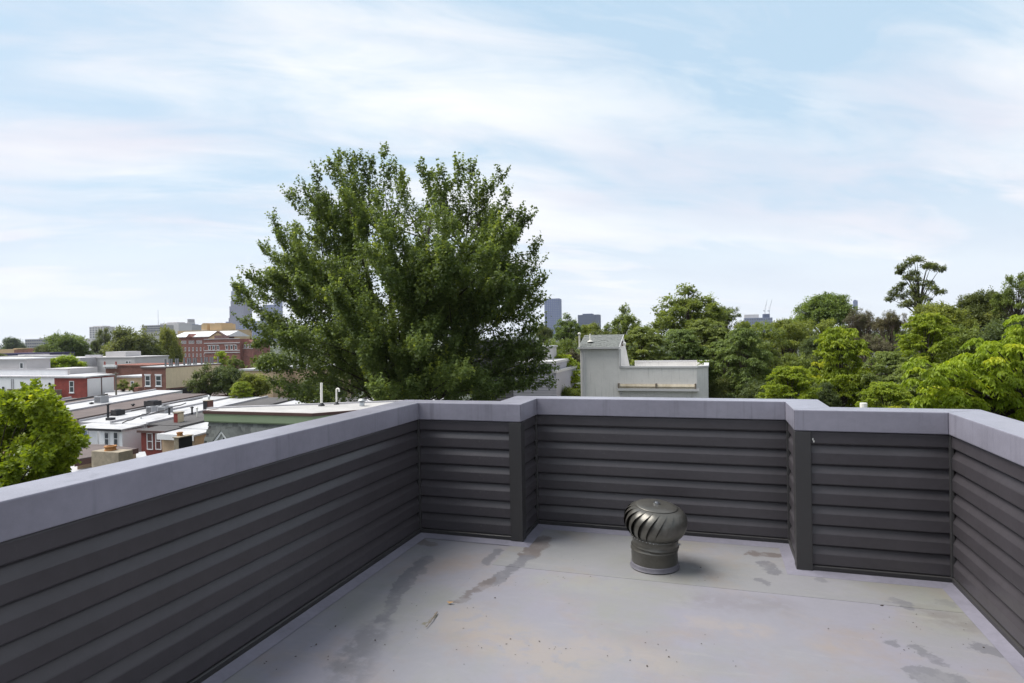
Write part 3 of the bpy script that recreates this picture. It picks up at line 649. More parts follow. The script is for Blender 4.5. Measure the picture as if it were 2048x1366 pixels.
# ---- terrace of rowhouses across the yards: rear walls on one line, roofs rising slowly to the street
RY = 38.4
def slab(parent, name, xa, xb, ya, yb_, za, zb_, th_, m):   # sloping roof slab
    return MB().hexa([(xa, ya, za-th_), (xb, ya, za-th_), (xb, yb_, zb_-th_), (xa, yb_, zb_-th_), (xa, ya, za), (xb, ya, za), (xb, yb_, zb_), (xa, yb_, zb_)]).build(name, m, parent)
def rowhouse(label, xa, xb, ze0, wallm, roofm, front=RY, ell=None, slope=0.055, length=15.0, trim=None, group='houses of the terrace across the yards', gap=2.0):
    """ell = (x0, x1) of the narrow rear wing that comes forward to FRONT; the main block starts GAP behind it"""
    t = thing('terrace_house', label, 'house', ((xa+xb)/2, front+4, GZ), group)
    ym = front+gap
    if ell:
        MB().box(ell[0], ell[1], front, ym, GZ, ze0-0.14).build('rear_wing', wallm, t)
        slab(t, 'wing_roof', ell[0]-0.14, ell[1]+0.14, front-0.22, ym+0.05, ze0, ze0+0.12, 0.13, roofm)
        MB().box(ell[0]-0.145, ell[1]+0.145, front-0.28, front-0.225, ze0-0.17, ze0+0.02).build('gutter', trim or M['black_trim'], t)
    zq = ze0+0.05
    slab(t, 'wall', xa, xb-0.05, ym, ym+length, zq+0.1-0.18, zq+0.1+slope*length-0.18, zq-GZ-0.4, wallm)
    slab(t, 'roof', xa, xb-0.005, ym-0.1, ym+length, zq+0.1, zq+0.1+slope*length, 0.16, roofm)
    # raised party wall along the left side
    slab(t, 'party_wall', xa-0.09, xa+0.09, ym-0.05, ym+length, zq+0.27, zq+0.27+slope*length, 0.3, M['grey_roof'] if random.random() < .5 else M['dark_roof'])
    return t
def rz(t, front, ze0, y, slope=0.055, gap=2.0): return ze0+0.15+slope*(y-front-gap)
ZE = -5.5
# beige house
hb = rowhouse('beige rendered terrace house with white roof and pale fascia', -42.0, -37.6, -5.62, M['beige'], M['white_roof'], RY-0.4, (-41.8, -38.5), trim=M['white_paint'])
MB().box(-42.0, -38.3, RY-0.72, RY-0.685, -6.05, -5.60).build('fascia_board', M['white_paint'], hb)
# red house
hr = rowhouse('terrace house with dark red boarded rear wing and dark felt roof', -46.1, -42.1, -5.5, M['red_wood'], M['dark_roof'], RY+0.1, (-44.55, -41.95), trim=M['brown_trim'])
for a, c in ((295, 306), (312, 323)): win_px(hr, a, c, 866, 899, RY+0.1, pane=M['glass_red'], sill=False, t=0.07)
# white house with pair of windows
hw = rowhouse('white boarded terrace house with two dark sash windows in its rear wing', -50.0, -46.2, -5.45, M['white_paint'], M['white_roof'], RY-0.1, (-48.9, -46.35))
for a, c in ((210, 218.5), (228, 237)): win_px(hw, a, c, 864, 891, RY-0.1, sill=False, t=0.05, frame=M['white_paint'])
b = MB().tube([(-45.9, RY+1.8, -5.6), (-45.9, RY+1.8, GZ)], 0.06, 8).build('downpipe', M['grey_roof'], hw)
hw2 = rowhouse('white terrace house with one tall rear door beside the leafy maple', -54.2, -50.1, -5.5, M['white_paint'], M['white_roof'], RY+0.2, (-52.4, -49.5))
win_px(hw2, 168, 177, 861, 890, RY+0.2, bar=False, sill=False, t=0.06, pane=M['glass_blue'])
hx = rowhouse('terrace house with long brown felt roof between two white ones', -59.2, -54.3, -5.2, M['beige'], M['brown_roof'], RY, (-57, -54.6))
hy = rowhouse('terrace house with bright white roof and rooftop cooler beyond the brown roof', -63.4, -59.3, -5.0, M['white_paint'], M['white_roof'], RY+1.5, (-62, -59.6))
hz1 = rowhouse('terrace house with grey felt roof beside the red boxy house', -68.0, -63.5, -5.25, M['beige'], M['brown_roof'], RY+2, (-67, -64.0), length=12)
hz2 = rowhouse('brown roofed terrace house behind the leafy maple', -72.5, -68.1, -5.5, M['white_paint'], M['brown_roof'], RY+2, (-71, -68.6), length=11)
hz3 = rowhouse('white roofed terrace house farthest left behind the leafy maple', -77.0, -72.6, -5.7, M['white_paint'], M['white_roof'], RY+2, (-75, -73), length=9)
he1 = rowhouse('terrace house with dark felt roof just left of the mansard house', -37.5, -33.2, -5.4, M['beige'], M['dark_roof'], RY, (-37, -34.5))
he2 = rowhouse('terrace house with pale roof partly under the small dark trees', -33.1, -28.8, -5.3, M['beige'], M['grey_roof'], RY, (-33, -30))
he3 = rowhouse('terrace house with white roof under the left edge of the big maple', -28.7, -24.3, -5.3, M['white_paint'], M['white_roof'], RY, (-28, -25.5))

# yards' near side: low brown roof, pale roofs and chimneys just beyond our coping
zb_ = -5.25
lb = thing('low_brown_house', 'low house with flat brown felt roof and dark brown fascia', 'house', (-36.5, 30, GZ))
a0, a1, a2, a3 = onz(150, 919, zb_), onz(277, 897, zb_), onz(212, 889, zb_), onz(172, 888, zb_)
q = [a0, a1, a2, a3]
MB().prism([(p[0], p[1], zb_-0.12) for p in q], (0, 0, 0.12)).build('roof', M['brown_roof'], lb, fix=True)
MB().prism([(a0[0]+.02, a0[1]-0.06, zb_-0.42), (a1[0]+0.03, a1[1]-0.06, zb_-0.30), (a1[0], a1[1], zb_-0.30), (a0[0], a0[1], zb_-0.42)], (0, 0, 0.33)).build('fascia_board', M['brown_trim'], lb, fix=True)
cq = sum(q)/4
MB().prism([tuple(cq+(p-cq)*0.93+np.array([0, 0, GZ-p[2]])) for p in q], (0, 0, zb_-0.13-GZ)).build('wall', M['beige'], lb, fix=True)
def flat_house(name, label, pts_px, z, roofm, wallm, th_=0.15):
    q = [onz(px, py, z) for px, py in pts_px]; c = sum(q)/len(q)
    t = thing(name, label, 'house', (c[0], c[1], GZ))
    MB().prism([(p[0], p[1], z-th_) for p in q], (0, 0, th_)).build('roof', roofm, t, fix=True)
    MB().prism([tuple(c+(p-c)*0.95+np.array([0, 0, GZ-p[2]])) for p in q], (0, 0, z-th_-0.003-GZ)).build('wall', wallm, t, fix=True)
    return t
flat_house('low_white_house', 'low house with patched white flat roof below the brown roof', [(60, 990), (300, 930), (290, 903), (150, 916)], -5.9, M['white_roof'], M['beige'])
flat_house('low_grey_house', 'low grey roofed house mostly hidden under the near maple', [(60, 900), (135, 890), (150, 868), (80, 872)], -6.2, M['grey_roof'], M['white_paint'])
def chimney(label, px0, px1, pyt, pyb, Y, m, depth=0.8, pot=None, cap=None, name='chimney', sidem=None):   # sidem: render on the right flank
    a, c = ony(px0, pyb, Y), ony(px1, pyt, Y)
    t = thing(name, label, 'chimney', ((a[0]+c[0])/2, Y+depth/2, a[2]-1.5))
    MB().box(a[0], c[0], Y, Y+depth, a[2]-1.5, c[2]).build('stack', m, t, bevel=0.02)
    if sidem: MB().box(c[0]+0.002, c[0]+0.014, Y+0.01, Y+depth-0.01, a[2]-1.4, c[2]-0.03).build('side_render', sidem, t)
    if cap: MB().box(a[0]-0.05, c[0]+0.05, Y-0.05, Y+depth+0.05, c[2], c[2]+cap).build('cap', M['stone'] if m is not M['white_paint'] else M['black_trim'], t)
    if pot:
        p0, p1, pt_ = pot; u0, u1 = ony(p0, pt_, Y+depth/2), ony(p1, pt_, Y+depth/2); r = (u1[0]-u0[0])/2; h_ = u0[2]-c[2]-(cap or 0)
        MB().lathe([(r*1.02, 0), (r*0.92, 0.08), (r*0.86, h_*0.5), (r*0.95, h_*0.62), (r*1.1, h_*0.8), (r*1.05, h_), (r*0.7, h_), (r*0.66, h_*0.5)], 14, ((u0[0]+u1[0])/2, Y+depth/2, c[2]+(cap or 0))).build('chimney_pot', M['clay'], t, smooth=False)
    return t
chimney('wide weathered stone chimney with clay pot, left of the brown roof fascia', 183, 237, 905, 930, 26.0, M['stone'], 0.9, (213, 229, 891))
chimney('dark rendered chimney with square clay pot in front of beige house', 348, 357, 876, 900, 27.0, M['stone'], 0.95, (355, 364, 864), cap=0.04, sidem=M['black_trim'])
chimney('tall chimney with red front and pale rendered flank under a dark cap', 347.5, 355, 827, 856, 41.5, M['brick_bright'], 0.65, cap=0.10, sidem=M['cream'])
chimney('short brick chimney on the white roof near the mansard house', 406, 414.5, 802, 817, 47.0, M['black_trim'], 0.75, cap=0.03, sidem=M['brick'])
chimney('small black chimney cone on the white roof with two windows below', 211, 221, 836, 847, 41.5, M['black_trim'], 0.5)
chimney('distant brick chimney left of the small dark trees', 268, 276, 775, 790, 58.0, M['brick'], 0.8)
def stack(label, px, pyt, pyb, Y, r=0.07, m=None, cap=True):
    a, c = ony(px, pyb, Y), ony(px, pyt, Y); t = thing('flue_pipe', label, 'pipe', a)
    MB().tube([a-np.array([0, 0, 0.3]), c], r, 8).build('pipe', m or M['black_trim'], t)
    if cap: MB().lathe([(r*1.9, -0.05), (r*1.8, 0.04), (0.0001, 0.12)], 8, c).build('cap', m or M['black_trim'], t)
stack('tall thin black flue on the white roof beside dark cooler box', 216, 809, 832, 42.5, 0.10)
stack('short dark capped flue between brown roof and white roof', 266, 809, 820, 47, 0.10)
stack('black pipe on roof near the tall pale chimney', 338.5, 815, 836, 44.5, 0.09, cap=False)
stack('little flue at the near end of brown roof', 183, 806, 813, 47, 0.12)
stack('pale metal flue on top of white roof far end', 418, 793, 803, 52, 0.10, M['galv'])
stack('small black vent by the white chimney hump', 384, 815, 822, 45, 0.08)
stack('tiny white vent on the far end of white roof', 394, 816, 826, 44, 0.06, M['pvc'])
stack('pale pipe on the hidden white roof by downpipe', 282, 830, 842, 42.3, 0.06, M['galv'])
M['galv_paint'] = mat('grey_painted_steel', (0.34, 0.345, 0.36), 0.6, 0.12, 3)
def cooler(label, px0, px1, pyt, pyb, Y, m=None, d=0.9):
    a, c = ony(px0, pyb, Y), ony(px1, pyt, Y)
    t = thing('rooftop_cooler', label, 'air conditioner', ((a[0]+c[0])/2, Y+d/2, a[2]), 'coolers on the terrace roofs')
    MB().box(a[0], c[0], Y, Y+d, a[2]-0.12, c[2]-0.03).build('casing', m or M['white_paint'], t, bevel=0.02)
    w2 = c[0]-a[0]; g = MB()
    for i in range(7):
        z = a[2]+(c[2]-a[2])*(0.14+0.1*i); g.box(a[0]+w2*0.08, c[0]-w2*0.08, Y-0.012, Y-0.002, z, z+0.025)
    g.build('grille', M['galv'] if m is None else M['dark_roof'], t)
    MB().lathe([(w2*0.36, 0), (w2*0.36, 0.04), (w2*0.3, 0.05), (w2*0.05, 0.03), (0.0001, 0.03)], 14, ((a[0]+c[0])/2, Y+d/2, c[2]-0.03)).build('fan_guard', M['galv'] if m is None else M['black_trim'], t)
cooler('white slatted rooftop cooler at the bright roof left of the tall flue', 188, 201.5, 792, 806, 47.5, M['galv_paint'])
cooler('left one of two pale coolers in the middle of white roof', 292, 303, 813, 825, 45.0, M['galv_paint'])
cooler('right one of two pale coolers in the middle of white roof', 315, 330, 813, 827, 45.0, M['galv_paint'])
cooler('pale cooler tucked between two others on the white roof', 303, 312, 812, 823, 46.2, M['galv_paint'])
cooler('black box cooler behind the three pale coolers', 287.5, 308, 802, 812, 47.0, M['black_trim'])
cooler('dark low cooler box beside the tall thin black flue', 221, 233, 820, 830, 43.5, M['black_trim'])
cooler('small white cooler lying at far end of bright roof', 246, 254, 794, 800, 53, None)
# pipe runs lying along the white roofs
b = MB()
for px0, py0, px1, py1 in ((262, 822, 405, 796), (300, 829, 372, 806), (245, 846, 300, 824)):
    p0, p1 = onz(px0, py0, -4.75), onz(px1, py1, -4.3); pts = [p0+(p1-p0)*k/6+np.array([0, 0, 0.05*math.sin(k*2.1)]) for k in range(7)]; b = MB().tube(pts, 0.05, 6).build('conduit_pipe', M['dark_roof']); tag(b, {262: 'dark pipe run along the roof edge behind the coolers', 300: 'dark pipe run along the white roof toward the brick chimney', 245: 'short dark pipe run in front of the left pale cooler'}[px0], 'pipe')

# ---- middle distance, left
def simple_box(name, label, cat, px0, px1, pyt, Y, d, wallm, roofm=None, over=0.15, base=GZ):
    a, c = ony(px0, pyt, Y), ony(px1, pyt, Y); zt = (a[2]+c[2])/2
    t = thing(name, label, cat, ((a[0]+c[0])/2, Y+d/2, base))
    MB().box(a[0], c[0], Y, Y+d, base, zt-0.25).build('wall', wallm, t)
    MB().box(a[0]-over, c[0]+over, Y-over, Y+d+over, zt-0.247, zt).build('roof', roofm or wallm, t)
    return t, a[0], c[0], zt
def wz(py, Y, px=100): return ony(px, py, Y)[2]
# white modern house with roof room
Y = 72.0
xl, xr = ony(-60, 757, Y)[0], ony(108.5, 752, Y)[0]
wm = thing('white_modern_house', 'white flat roofed house with blue glass door and round wall lamps at left edge', 'house', (xr-4, Y+4, GZ))
MB().box(xl, xr, Y, Y+9, GZ, wz(755, Y)).build('wall', M['white_paint'], wm)
MB().box(xl, xr+0.1, Y-0.12, Y+9, wz(755, Y)+0.003, wz(752.5, Y)).build('roof_edge', M['grey_roof'], wm)
MB().box(xl, xr, Y+2.2, Y+2.5, wz(752.5, Y), wz(739.5, Y+2.2)).build('parapet', M['white_paint'], wm)
MB().box(xl, xr+0.05, Y+2.1, Y+2.6, wz(739.5, Y+2.2)+0.003, wz(738, Y+2.2)).build('coping', M['grey_roof'], wm)
MB().box(ony(80, 740, Y+4)[0], ony(128, 740, Y+4)[0], Y+5, Y+10, GZ, wz(737, Y+5)).build('rear_wall', M['pale_concrete'], wm)
q0, q1 = ony(-60, 738, Y+4)[0], ony(54, 738, Y+4)[0]
rr_ = MB().box(q0, q1, Y+4, Y+8, wz(752.5, Y), wz(718, Y+4)).build('roof_room', M['pale_concrete'], wm)
MB().box(q0, q1+0.3, Y+3.7, Y+8.2, wz(718, Y+4)+0.003, wz(715.5, Y+4)).build('roof', M['white_paint'], rr_)
window(rr_, ony(40, 735, Y+4)[0], ony(47, 735, Y+4)[0], wz(737, Y+4), wz(725, Y+4), Y+4, sill=False, bar=False)
win_px(wm, 63, 79, 768, 792, Y, pane=M['glass_blue'], bar=False, sill=False, t=0.12)
for px, py, l in ((8, 776, 0), (55, 772, 1), (100.5, 768, 2)):
    q = ony(px, py, Y); lp = MB().lathe([(0.0001, -0.22), (0.13, -0.2), (0.16, 0.0), (0.13, 0.2), (0.0001, 0.24)], 10, (q[0], Y-0.14, q[2])).build('wall_lamp', M['black_trim'], wm)
for px in (23.5, 27): q = ony(px, 770, Y); MB().box(q[0]-0.05, q[0]+0.05, Y-0.1, Y-0.01, GZ, wz(758, Y)).build('downpipe', M['grey_roof'], wm)
# timber deck rail before it
Yr = 69.5
rl_ = thing('deck_railing', 'weathered timber deck railing in front of the white flat roofed house', 'railing', (ony(80, 790, Yr)[0], Yr, wz(800, Yr)))
xl2, xr2 = ony(15, 790, Yr)[0], ony(124, 790, Yr)[0]; zb0, zb1 = wz(800, Yr), wz(779, Yr)
MB().box(xl2, xr2, Yr-0.06, Yr+0.06, zb1-0.09, zb1).build('top_rail', M['wood'], rl_); MB().box(xl2, xr2, Yr-0.03, Yr+0.03, zb0+0.1, zb0+0.18).build('bottom_rail', M['wood'], rl_)
xx = xl2; k = 0
while xx < xr2-0.1:
    big = k % 9 == 0; MB().box(xx, xx+(0.1 if big else 0.045), Yr-0.04, Yr+0.04, zb0-(3.4 if big else -0.1), zb1-0.092).build('post' if big else 'baluster', M['wood'], rl_); xx += 0.17 if not big else 0.2; k += 1
MB().box(xl2, xr2, Yr, Yr+2.5, zb0-0.2, zb0-0.02).build('deck_floor', M['wood'], rl_)
# red boxy house with white boarded side
Y = 70.0
a, c = ony(108.5, 755, Y), ony(173, 755, Y); xl, xr = a[0], c[0]; zt = wz(753, Y, 140); dd = 4.6
rb = thing('red_brick_house', 'boxy bright red brick house with one sash window and white panelled side', 'house', ((xl+xr)/2, Y+2.3, GZ))
MB().box(xl, xr, Y, Y+dd, GZ, zt-0.22).build('wall', M['brick_bright'], rb)
for k, (p0, p1) in enumerate(((0.02, 0.50), (0.53, 0.98))): MB().box(xr+0.004, xr+0.06, Y+dd*p0, Y+dd*p1, GZ, zt-0.35).build('side_panel', M['white_paint'], rb)
MB().box(xr+0.004, xr+0.12, Y+dd*0.502, Y+dd*0.528, GZ, zt-0.2).build('downpipe', M['brown_trim'], rb)
slab(rb, 'roof', xl-0.1, xr+0.15, Y-0.15, Y+dd+0.1, zt, zt+0.14, 0.2, M['white_roof'])
MB().box(xl-0.12, xr+0.17, Y-0.2, Y-0.155, zt-0.24, zt+0.02).build('gutter', M['grey_roof'], rb)
win_px(rb, 139.5, 148, 762, 785, Y, head=False)
# utility pole
q = ony(232.5, 795, 66); up = thing('utility_pole', 'thin brown timber pole right of the white panelled side wall', 'pole', (q[0], 66, GZ))
MB().tube([(q[0], 66, GZ), (q[0], 66, wz(744, 66, 232))], [0.16, 0.11], 8).build('shaft', M['wood'], up)
MB().box(q[0]-0.5, q[0]+0.5, 65.92, 66.08, wz(748, 66, 232), wz(748, 66, 232)+0.12).build('crossarm', M['wood'], up)
# brick house with cream side and row of grey posts
Y = 70.0
a, c = ony(283.5, 735, Y), ony(331, 735, Y); xl, xr = a[0], c[0]; zt = wz(733, Y, 307); dd = 10.5
bb_ = thing('brick_corner_house', 'red brick house with two sash windows and stained cream side wall', 'house', ((xl+xr)/2, Y+4, GZ))
MB().box(xl, xr, Y, Y+dd, GZ, zt-0.12).build('wall', M['brick'], bb_)
MB().box(xr+0.004, xr+0.05, Y+0.02, Y+dd, wz(777, Y, 340), zt-0.25).build('rendered_side', M['cream'], bb_)
MB().box(xl-0.12, xr+0.15, Y-0.14, Y+dd+0.1, zt-0.117, zt).build('roof', M['white_roof'], bb_)
MB().box(xl-0.1, xr+0.1, Y-0.12, Y-0.005, zt-0.35, zt-0.12).build('cornice', M['brown_trim'], bb_)
MB().box(xr+0.055, xr+0.9, Y+0.6, Y+dd-1, wz(789, Y, 340)-0.4, wz(779, Y, 340)).build('shop_canopy', M['black_trim'], bb_)
for p0, p1 in ((291, 301), (312, 323)): win_px(bb_, p0, p1, 751, 772, Y, head=True, t=0.1)
pm = None
M['grey_steel'] = mat('dull_grey_steel', (0.17, 0.175, 0.185), 0.7, 0.1)
for k in range(10):
    yy = Y+0.3+k*1.12
    for dx_ in ((0, 0.42) if k % 3 else (0,)):
        if pm is None: pm = MB().box(-0.09, 0.09, -0.09, 0.09, 0, 1.05).mesh('roof_post', M['grey_steel'])
        o = link('roof_post', pm, bb_); o.location = (xr-0.3-dx_-bb_.location[0], yy-bb_.location[1], zt-bb_.location[2])
MB().box(xr-0.34, xr-0.28, Y+0.3, Y+dd, zt+0.3, zt+0.34).build('rail', M['grey_steel'], bb_)
sf = thing('red_shopfront', 'low dark red shopfront under the black canopy of the cream wall', 'shop', (xr+3.2, Y+5, GZ))
MB().box(xr+1.0, xr+7, Y+1.5, Y+9, GZ, wz(789, Y, 340)-0.5).build('wall', M['red_wood'], sf); MB().box(xr+0.95, xr+7.1, Y+1.4, Y+9.1, wz(789, Y, 340)-0.497, wz(789, Y, 340)-0.3).build('roof', M['brown_roof'], sf)
# grey modern block with roof tower and red corniced building
t, xa, xb, zt = simple_box('grey_block_house', 'pale grey modern house with square roof tower', 'house', 150, 269, 714, 105, 9, M['pale_concrete'])
Y = 105
MB().box(ony(195, 710, Y)[0], ony(235, 710, Y)[0], Y+2, Y+6, zt+0.003, wz(703.5, Y+2, 215)).build('roof_tower', M['pale_concrete'], t)
win_px(t, 251, 257, 722, 727, Y, bar=False, sill=False); win_px(t, 258, 262, 722, 727, Y, bar=False, sill=False)
MB().box(ony(162, 710, Y)[0], ony(194, 710, Y)[0], Y+1, Y+1.4, zt+0.003, wz(710, Y, 180)).build('parapet', M['grey_roof'], t)
t, xa, xb, zt = simple_box('corniced_brick_house', 'red brick house with white dentil cornice behind the utility pole', 'house', 211, 300, 730, 92, 9, M['brick'])
Y = 92
co_ = MB().box(ony(211, 731, Y)[0]-0.1, ony(236, 731, Y)[0], Y-0.5, Y-0.005, wz(734, Y, 220), wz(729.5, Y, 220)).build('cornice', M['white_paint'], t)
for k in range(7): q = ony(213+k*3.4, 735, Y)[0]; MB().box(q, q+0.13, Y-0.35, Y-0.004, wz(737, Y, 220), wz(734, Y, 220)-0.003).build('dentil', M['white_paint'], co_)
for px in (211.5, 234): q = ony(px, 728, Y)[0]; MB().lathe([(0.15, 0), (0.2, 0.15), (0.08, 0.3), (0.17, 0.45), (0.0001, 0.75)], 8, (q, Y-0.2, wz(729.5, Y, 220))).build('finial', M['brick_bright'], t)
t, xa, xb, zt = simple_box('tan_rear_house', 'low tan house with white porch roof left of the brick corner house', 'house', 233, 286, 752, 76, 8, M['beige'], M['white_roof'])
win_px(t, 262, 268, 762, 775, 76, bar=True)
flat_house('white_shed_roof', 'low patched white roof behind the red boxy house', [(205, 796), (268, 786), (262, 778), (212, 782)], -6.0, M['white_roof'], M['brown_trim'])
t, xa, xb, zt = simple_box('pale_rear_house', 'pale rendered house seen between small dark trees and big maple', 'house', 548, 640, 733, 78, 8, M['beige'], M['white_roof'])
win_px(t, 548.5, 553, 756, 772, 78)
t, xa, xb, zt = simple_box('white_rear_house', 'small white roofed house behind the greenish small tree', 'house', 478, 545, 738, 74, 8, M['beige'], M['white_roof'])

# ---- the big red brick school
SYC = 250.0
def sz(py, px=400, Y=SYC): return ony(px, py, Y)[2]
def sxp(px, Y=SYC): return ony(px, 690, Y)[0]
sc_ = thing('brick_school', 'large red brick school with pale gabled metal roof and banded wing', 'school', (sxp(420), SYC+10, GZ))
xa, xb = sxp(345), sxp(422.5)
MB().box(xa, xb, SYC, SYC+16, GZ, sz(674)).build('wall', M['brick_school'], sc_)
MB().prism([(xa, SYC-0.6, sz(674)), (xa, SYC+8, sz(662.5)), (xa, SYC+16.6, sz(674))], (sxp(454)-xa, 0, 0)).build('roof', M['metal_roof'], sc_, fix=True)
gxc = sxp(381)
MB().prism([(gxc-2.0, SYC-0.9, sz(674.5)), (gxc+2.2, SYC-0.9, sz(674.5)), (gxc, SYC-0.9, sz(667))], (0, 5, 0)).build('gable', M['brick_school'], sc_, fix=True)
gb = MB().prism([(sxp(421), SYC-1.4, sz(679)), (sxp(455), SYC-1.4, sz(679)), (sxp(455), SYC-1.4, sz(673)), (sxp(440), SYC-1.4, sz(664.5)), (sxp(421), SYC-1.4, sz(675.5))], (0, 1.3, 0)).build('gable', M['tan'], sc_, fix=True)
for pa, pb in (((420, 676), (440, 663.3)), ((440, 663.3), (456, 673.3))):
    MB().prism([(sxp(pa[0]), SYC-1.7, sz(pa[1])), (sxp(pb[0]), SYC-1.7, sz(pb[1])), (sxp(pb[0]), SYC-1.7, sz(pb[1]+1.6)), (sxp(pa[0]), SYC-1.7, sz(pa[1]+1.6))], (0, 1.6, 0)).build('barge_board', M['brown_trim'], gb, fix=True)
MB().box(sxp(435), sxp(463), SYC-1.9, SYC-1.42, sz(679), sz(672)).build('glazed_gable_window', M['glass_red'], gb)
MB().box(xa, xb, SYC-0.35, SYC-0.003, sz(674.7), sz(673)).build('eave', M['brown_trim'], sc_)
for gcx in (367, 383, 398.5, 414):
    for k in range(4): px = gcx-5.2+k*2.9; window(sc_, sxp(px), sxp(px+1.9), sz(687), sz(681), SYC-0.02, bar=False, sill=False, t=0.12)
for k in range(8):
    px = 362+k*7.6; window(sc_, sxp(px), sxp(px+2.3), sz(701.5), sz(694.5), SYC-0.02, bar=False, sill=True, t=0.12); window(sc_, sxp(px), sxp(px+2.3), sz(713.5), sz(707), SYC-0.02, bar=False, sill=False, t=0.12)
x2, x3 = sxp(421), sxp(491.5); yw = SYC-4
wg = MB().box(x2, x3, yw, yw+14, GZ, sz(679.5)).build('wing', M['brick_school'], sc_)
for p0, p1 in ((679.3, 678.2), (687.5, 686), (702, 700.7), (706, 704.6)): MB().box(x2-0.05, x3+0.05, yw-0.25, yw-0.004, sz(p0), sz(p1)).build('stone_band', M['pale_concrete'], wg)
for px in (429, 437.5, 446, 463.5, 473, 481.5): window(sc_, sxp(px), sxp(px+4.4), sz(700.2), sz(691.5), yw-0.02, bar=False, sill=False, t=0.18)
for p0, p1 in ((427, 450), (461, 485)): MB().box(sxp(p0), sxp(p1), yw-0.2, yw-0.02, sz(691.3), sz(690.2)).build('lintel', M['pale_concrete'], wg)
x4 = sxp(512); wg2 = MB().box(x3+0.01, x4, yw+2, yw+14, GZ, sz(687)).build('wing', M['brick_school'], sc_)
MB().prism([(sxp(495), yw+1.9, sz(687)), (sxp(510), yw+1.9, sz(687)), (sxp(502.5), yw+1.9, sz(681.5))], (0, 6, 0)).build('gable', M['brick_school'], sc_, fix=True)
for px in (494, 500, 506): window(sc_, sxp(px), sxp(px+3), sz(697), sz(690), yw+1.98, bar=False, sill=False, t=0.15)
MB().box(x3+0.02, x4, yw+1.75, yw+1.99, sz(698.5), sz(697.6)).build('stone_band', M['pale_concrete'], wg2)

# ---- far blocks
def far_box(name, label, px0, px1, pyt, D, m, parts=(), cat='building', rows=0, cols=0, wm=None, base=GZ, depth=None, wfrac=0.6, hfrac=0.5, py_low=690):
    """block whose centre is D metres from the camera; rows x cols of real window panels on the face"""
    c = EYE+ray((px0+px1)/2, pyt)*D; Y = c[1]
    a, b_ = ony(px0, pyt, Y), ony(px1, pyt, Y); zt = (a[2]+b_[2])/2; d = depth or max(8, (b_[0]-a[0])*0.7)
    t = thing(name, label, cat, ((a[0]+b_[0])/2, Y+d/2, base))
    MB().box(a[0], b_[0], Y, Y+d, base, zt).build('tower_body' if 'tower' in name else 'wall', m, t)
    for p0, p1, q0, q1, mm, nm in parts:
        u0, u1 = ony(p0, q1, Y), ony(p1, q0, Y); MB().box(u0[0], u1[0], Y+0.15*d, Y+0.8*d, u0[2] if q1 < pyt-0.01 else zt+0.01, u1[2]).build(nm, mm, t)
    if rows:
        zl = ony((px0+px1)/2, py_low, Y)[2]; ww = (b_[0]-a[0])/cols; hh = (zt-zl)/rows; pan = None
        for i in range(rows):
            for j in range(cols):
                if pan is None: pan = MB().box(ww*(0.5-wfrac/2), ww*(0.5+wfrac/2), -0.35, 0.0, hh*(0.5-hfrac/2), hh*(0.5+hfrac/2)).mesh('window', wm or M['tower_pane'])
                o = link('window', pan, t); o.location = (a[0]+j*ww-t.location[0], Y-t.location[1]-0.005, zl+i*hh-t.location[2])
    return t
far_box('tan_apartments', 'broad tan brick apartment block with two roof boxes behind the school', 355, 461, 660.5, 420, M['tan'], ((396, 407, 648, 660, M['tan'], 'roof_box'), (413, 436, 647, 660, M['tan'], 'roof_box'), (398, 404, 646, 648.5, M['tan'], 'roof_tank'), (423, 430, 645.5, 647.5, M['tan'], 'roof_tank')), depth=20)
far_box('grey_slab_block', 'long low grey block behind the left treetops', 50, 100, 678, 700, M['grey_concrete'], ((70, 90, 676, 678, M['grey_concrete'], 'roof_box'),), rows=3, cols=11, wfrac=.5, hfrac=.4, py_low=696)
far_box('pale_apartment_tower', 'pale narrow apartment tower between two left tree crowns', 178.5, 206, 653.5, 1300, M['pale_concrete'], ((182, 201, 651.5, 653.5, M['pale_concrete'], 'roof_box'),), rows=8, cols=5, wfrac=.5, hfrac=.4, py_low=690)
far_box('pale_low_block', 'low pale block left of the narrow apartment tower', 162, 186, 677.5, 1200, M['pale_concrete'])
far_box('grey_roof_block', 'grey flat block above the dark rounded tree', 284, 320, 650.5, 900, M['grey_concrete'], rows=3, cols=9, wfrac=.6, hfrac=.4, py_low=664)
far_box('domed_block', 'pale block with roof plant left of the tan apartments', 320, 357, 646.5, 1500, M['pale_concrete'], ((330, 349, 644, 646.5, M['pale_concrete'], 'roof_box'),))
t = far_box('spired_hall', 'grey block with a small statue topped spire', 355, 383, 650, 1600, M['grey_concrete'], ((360, 381, 648.5, 650, M['tower_pale'], 'roof_box'), (370.8, 374.5, 644.5, 650, M['pale_concrete'], 'spire_base'), (371.8, 373.3, 638, 644.5, M['grey_concrete'], 'spire')), rows=3, cols=8, wfrac=.6, hfrac=.35, py_low=664)
c = EYE+ray(316, 619)*1800; t = thing('radio_mast', 'hair thin radio mast above the grey flat block', 'mast', (c[0], c[1], GZ)); MB().tube([(c[0], c[1], GZ), (c[0], c[1], c[2])], [1.0, 0.35], 5).build('shaft', M['grey_concrete'], t)
far_box('far_tan_row', 'row of low tan houses at the left horizon', -10, 28, 699, 260, M['tan'], ((21, 38, 696.5, 699, M['tan'], 'roof_box'),))
far_box('far_brick_row', 'row of low brick houses under the left round tree', 28, 75, 700, 240, M['brick'], ((49, 64, 697, 700, M['brick'], 'roof_box'),))
far_box('far_purple_row', 'long low dull purple terrace at left', -10, 70, 706.5, 190, M['tower_stone'], rows=1, cols=14, wfrac=.4, hfrac=.3, py_low=711)
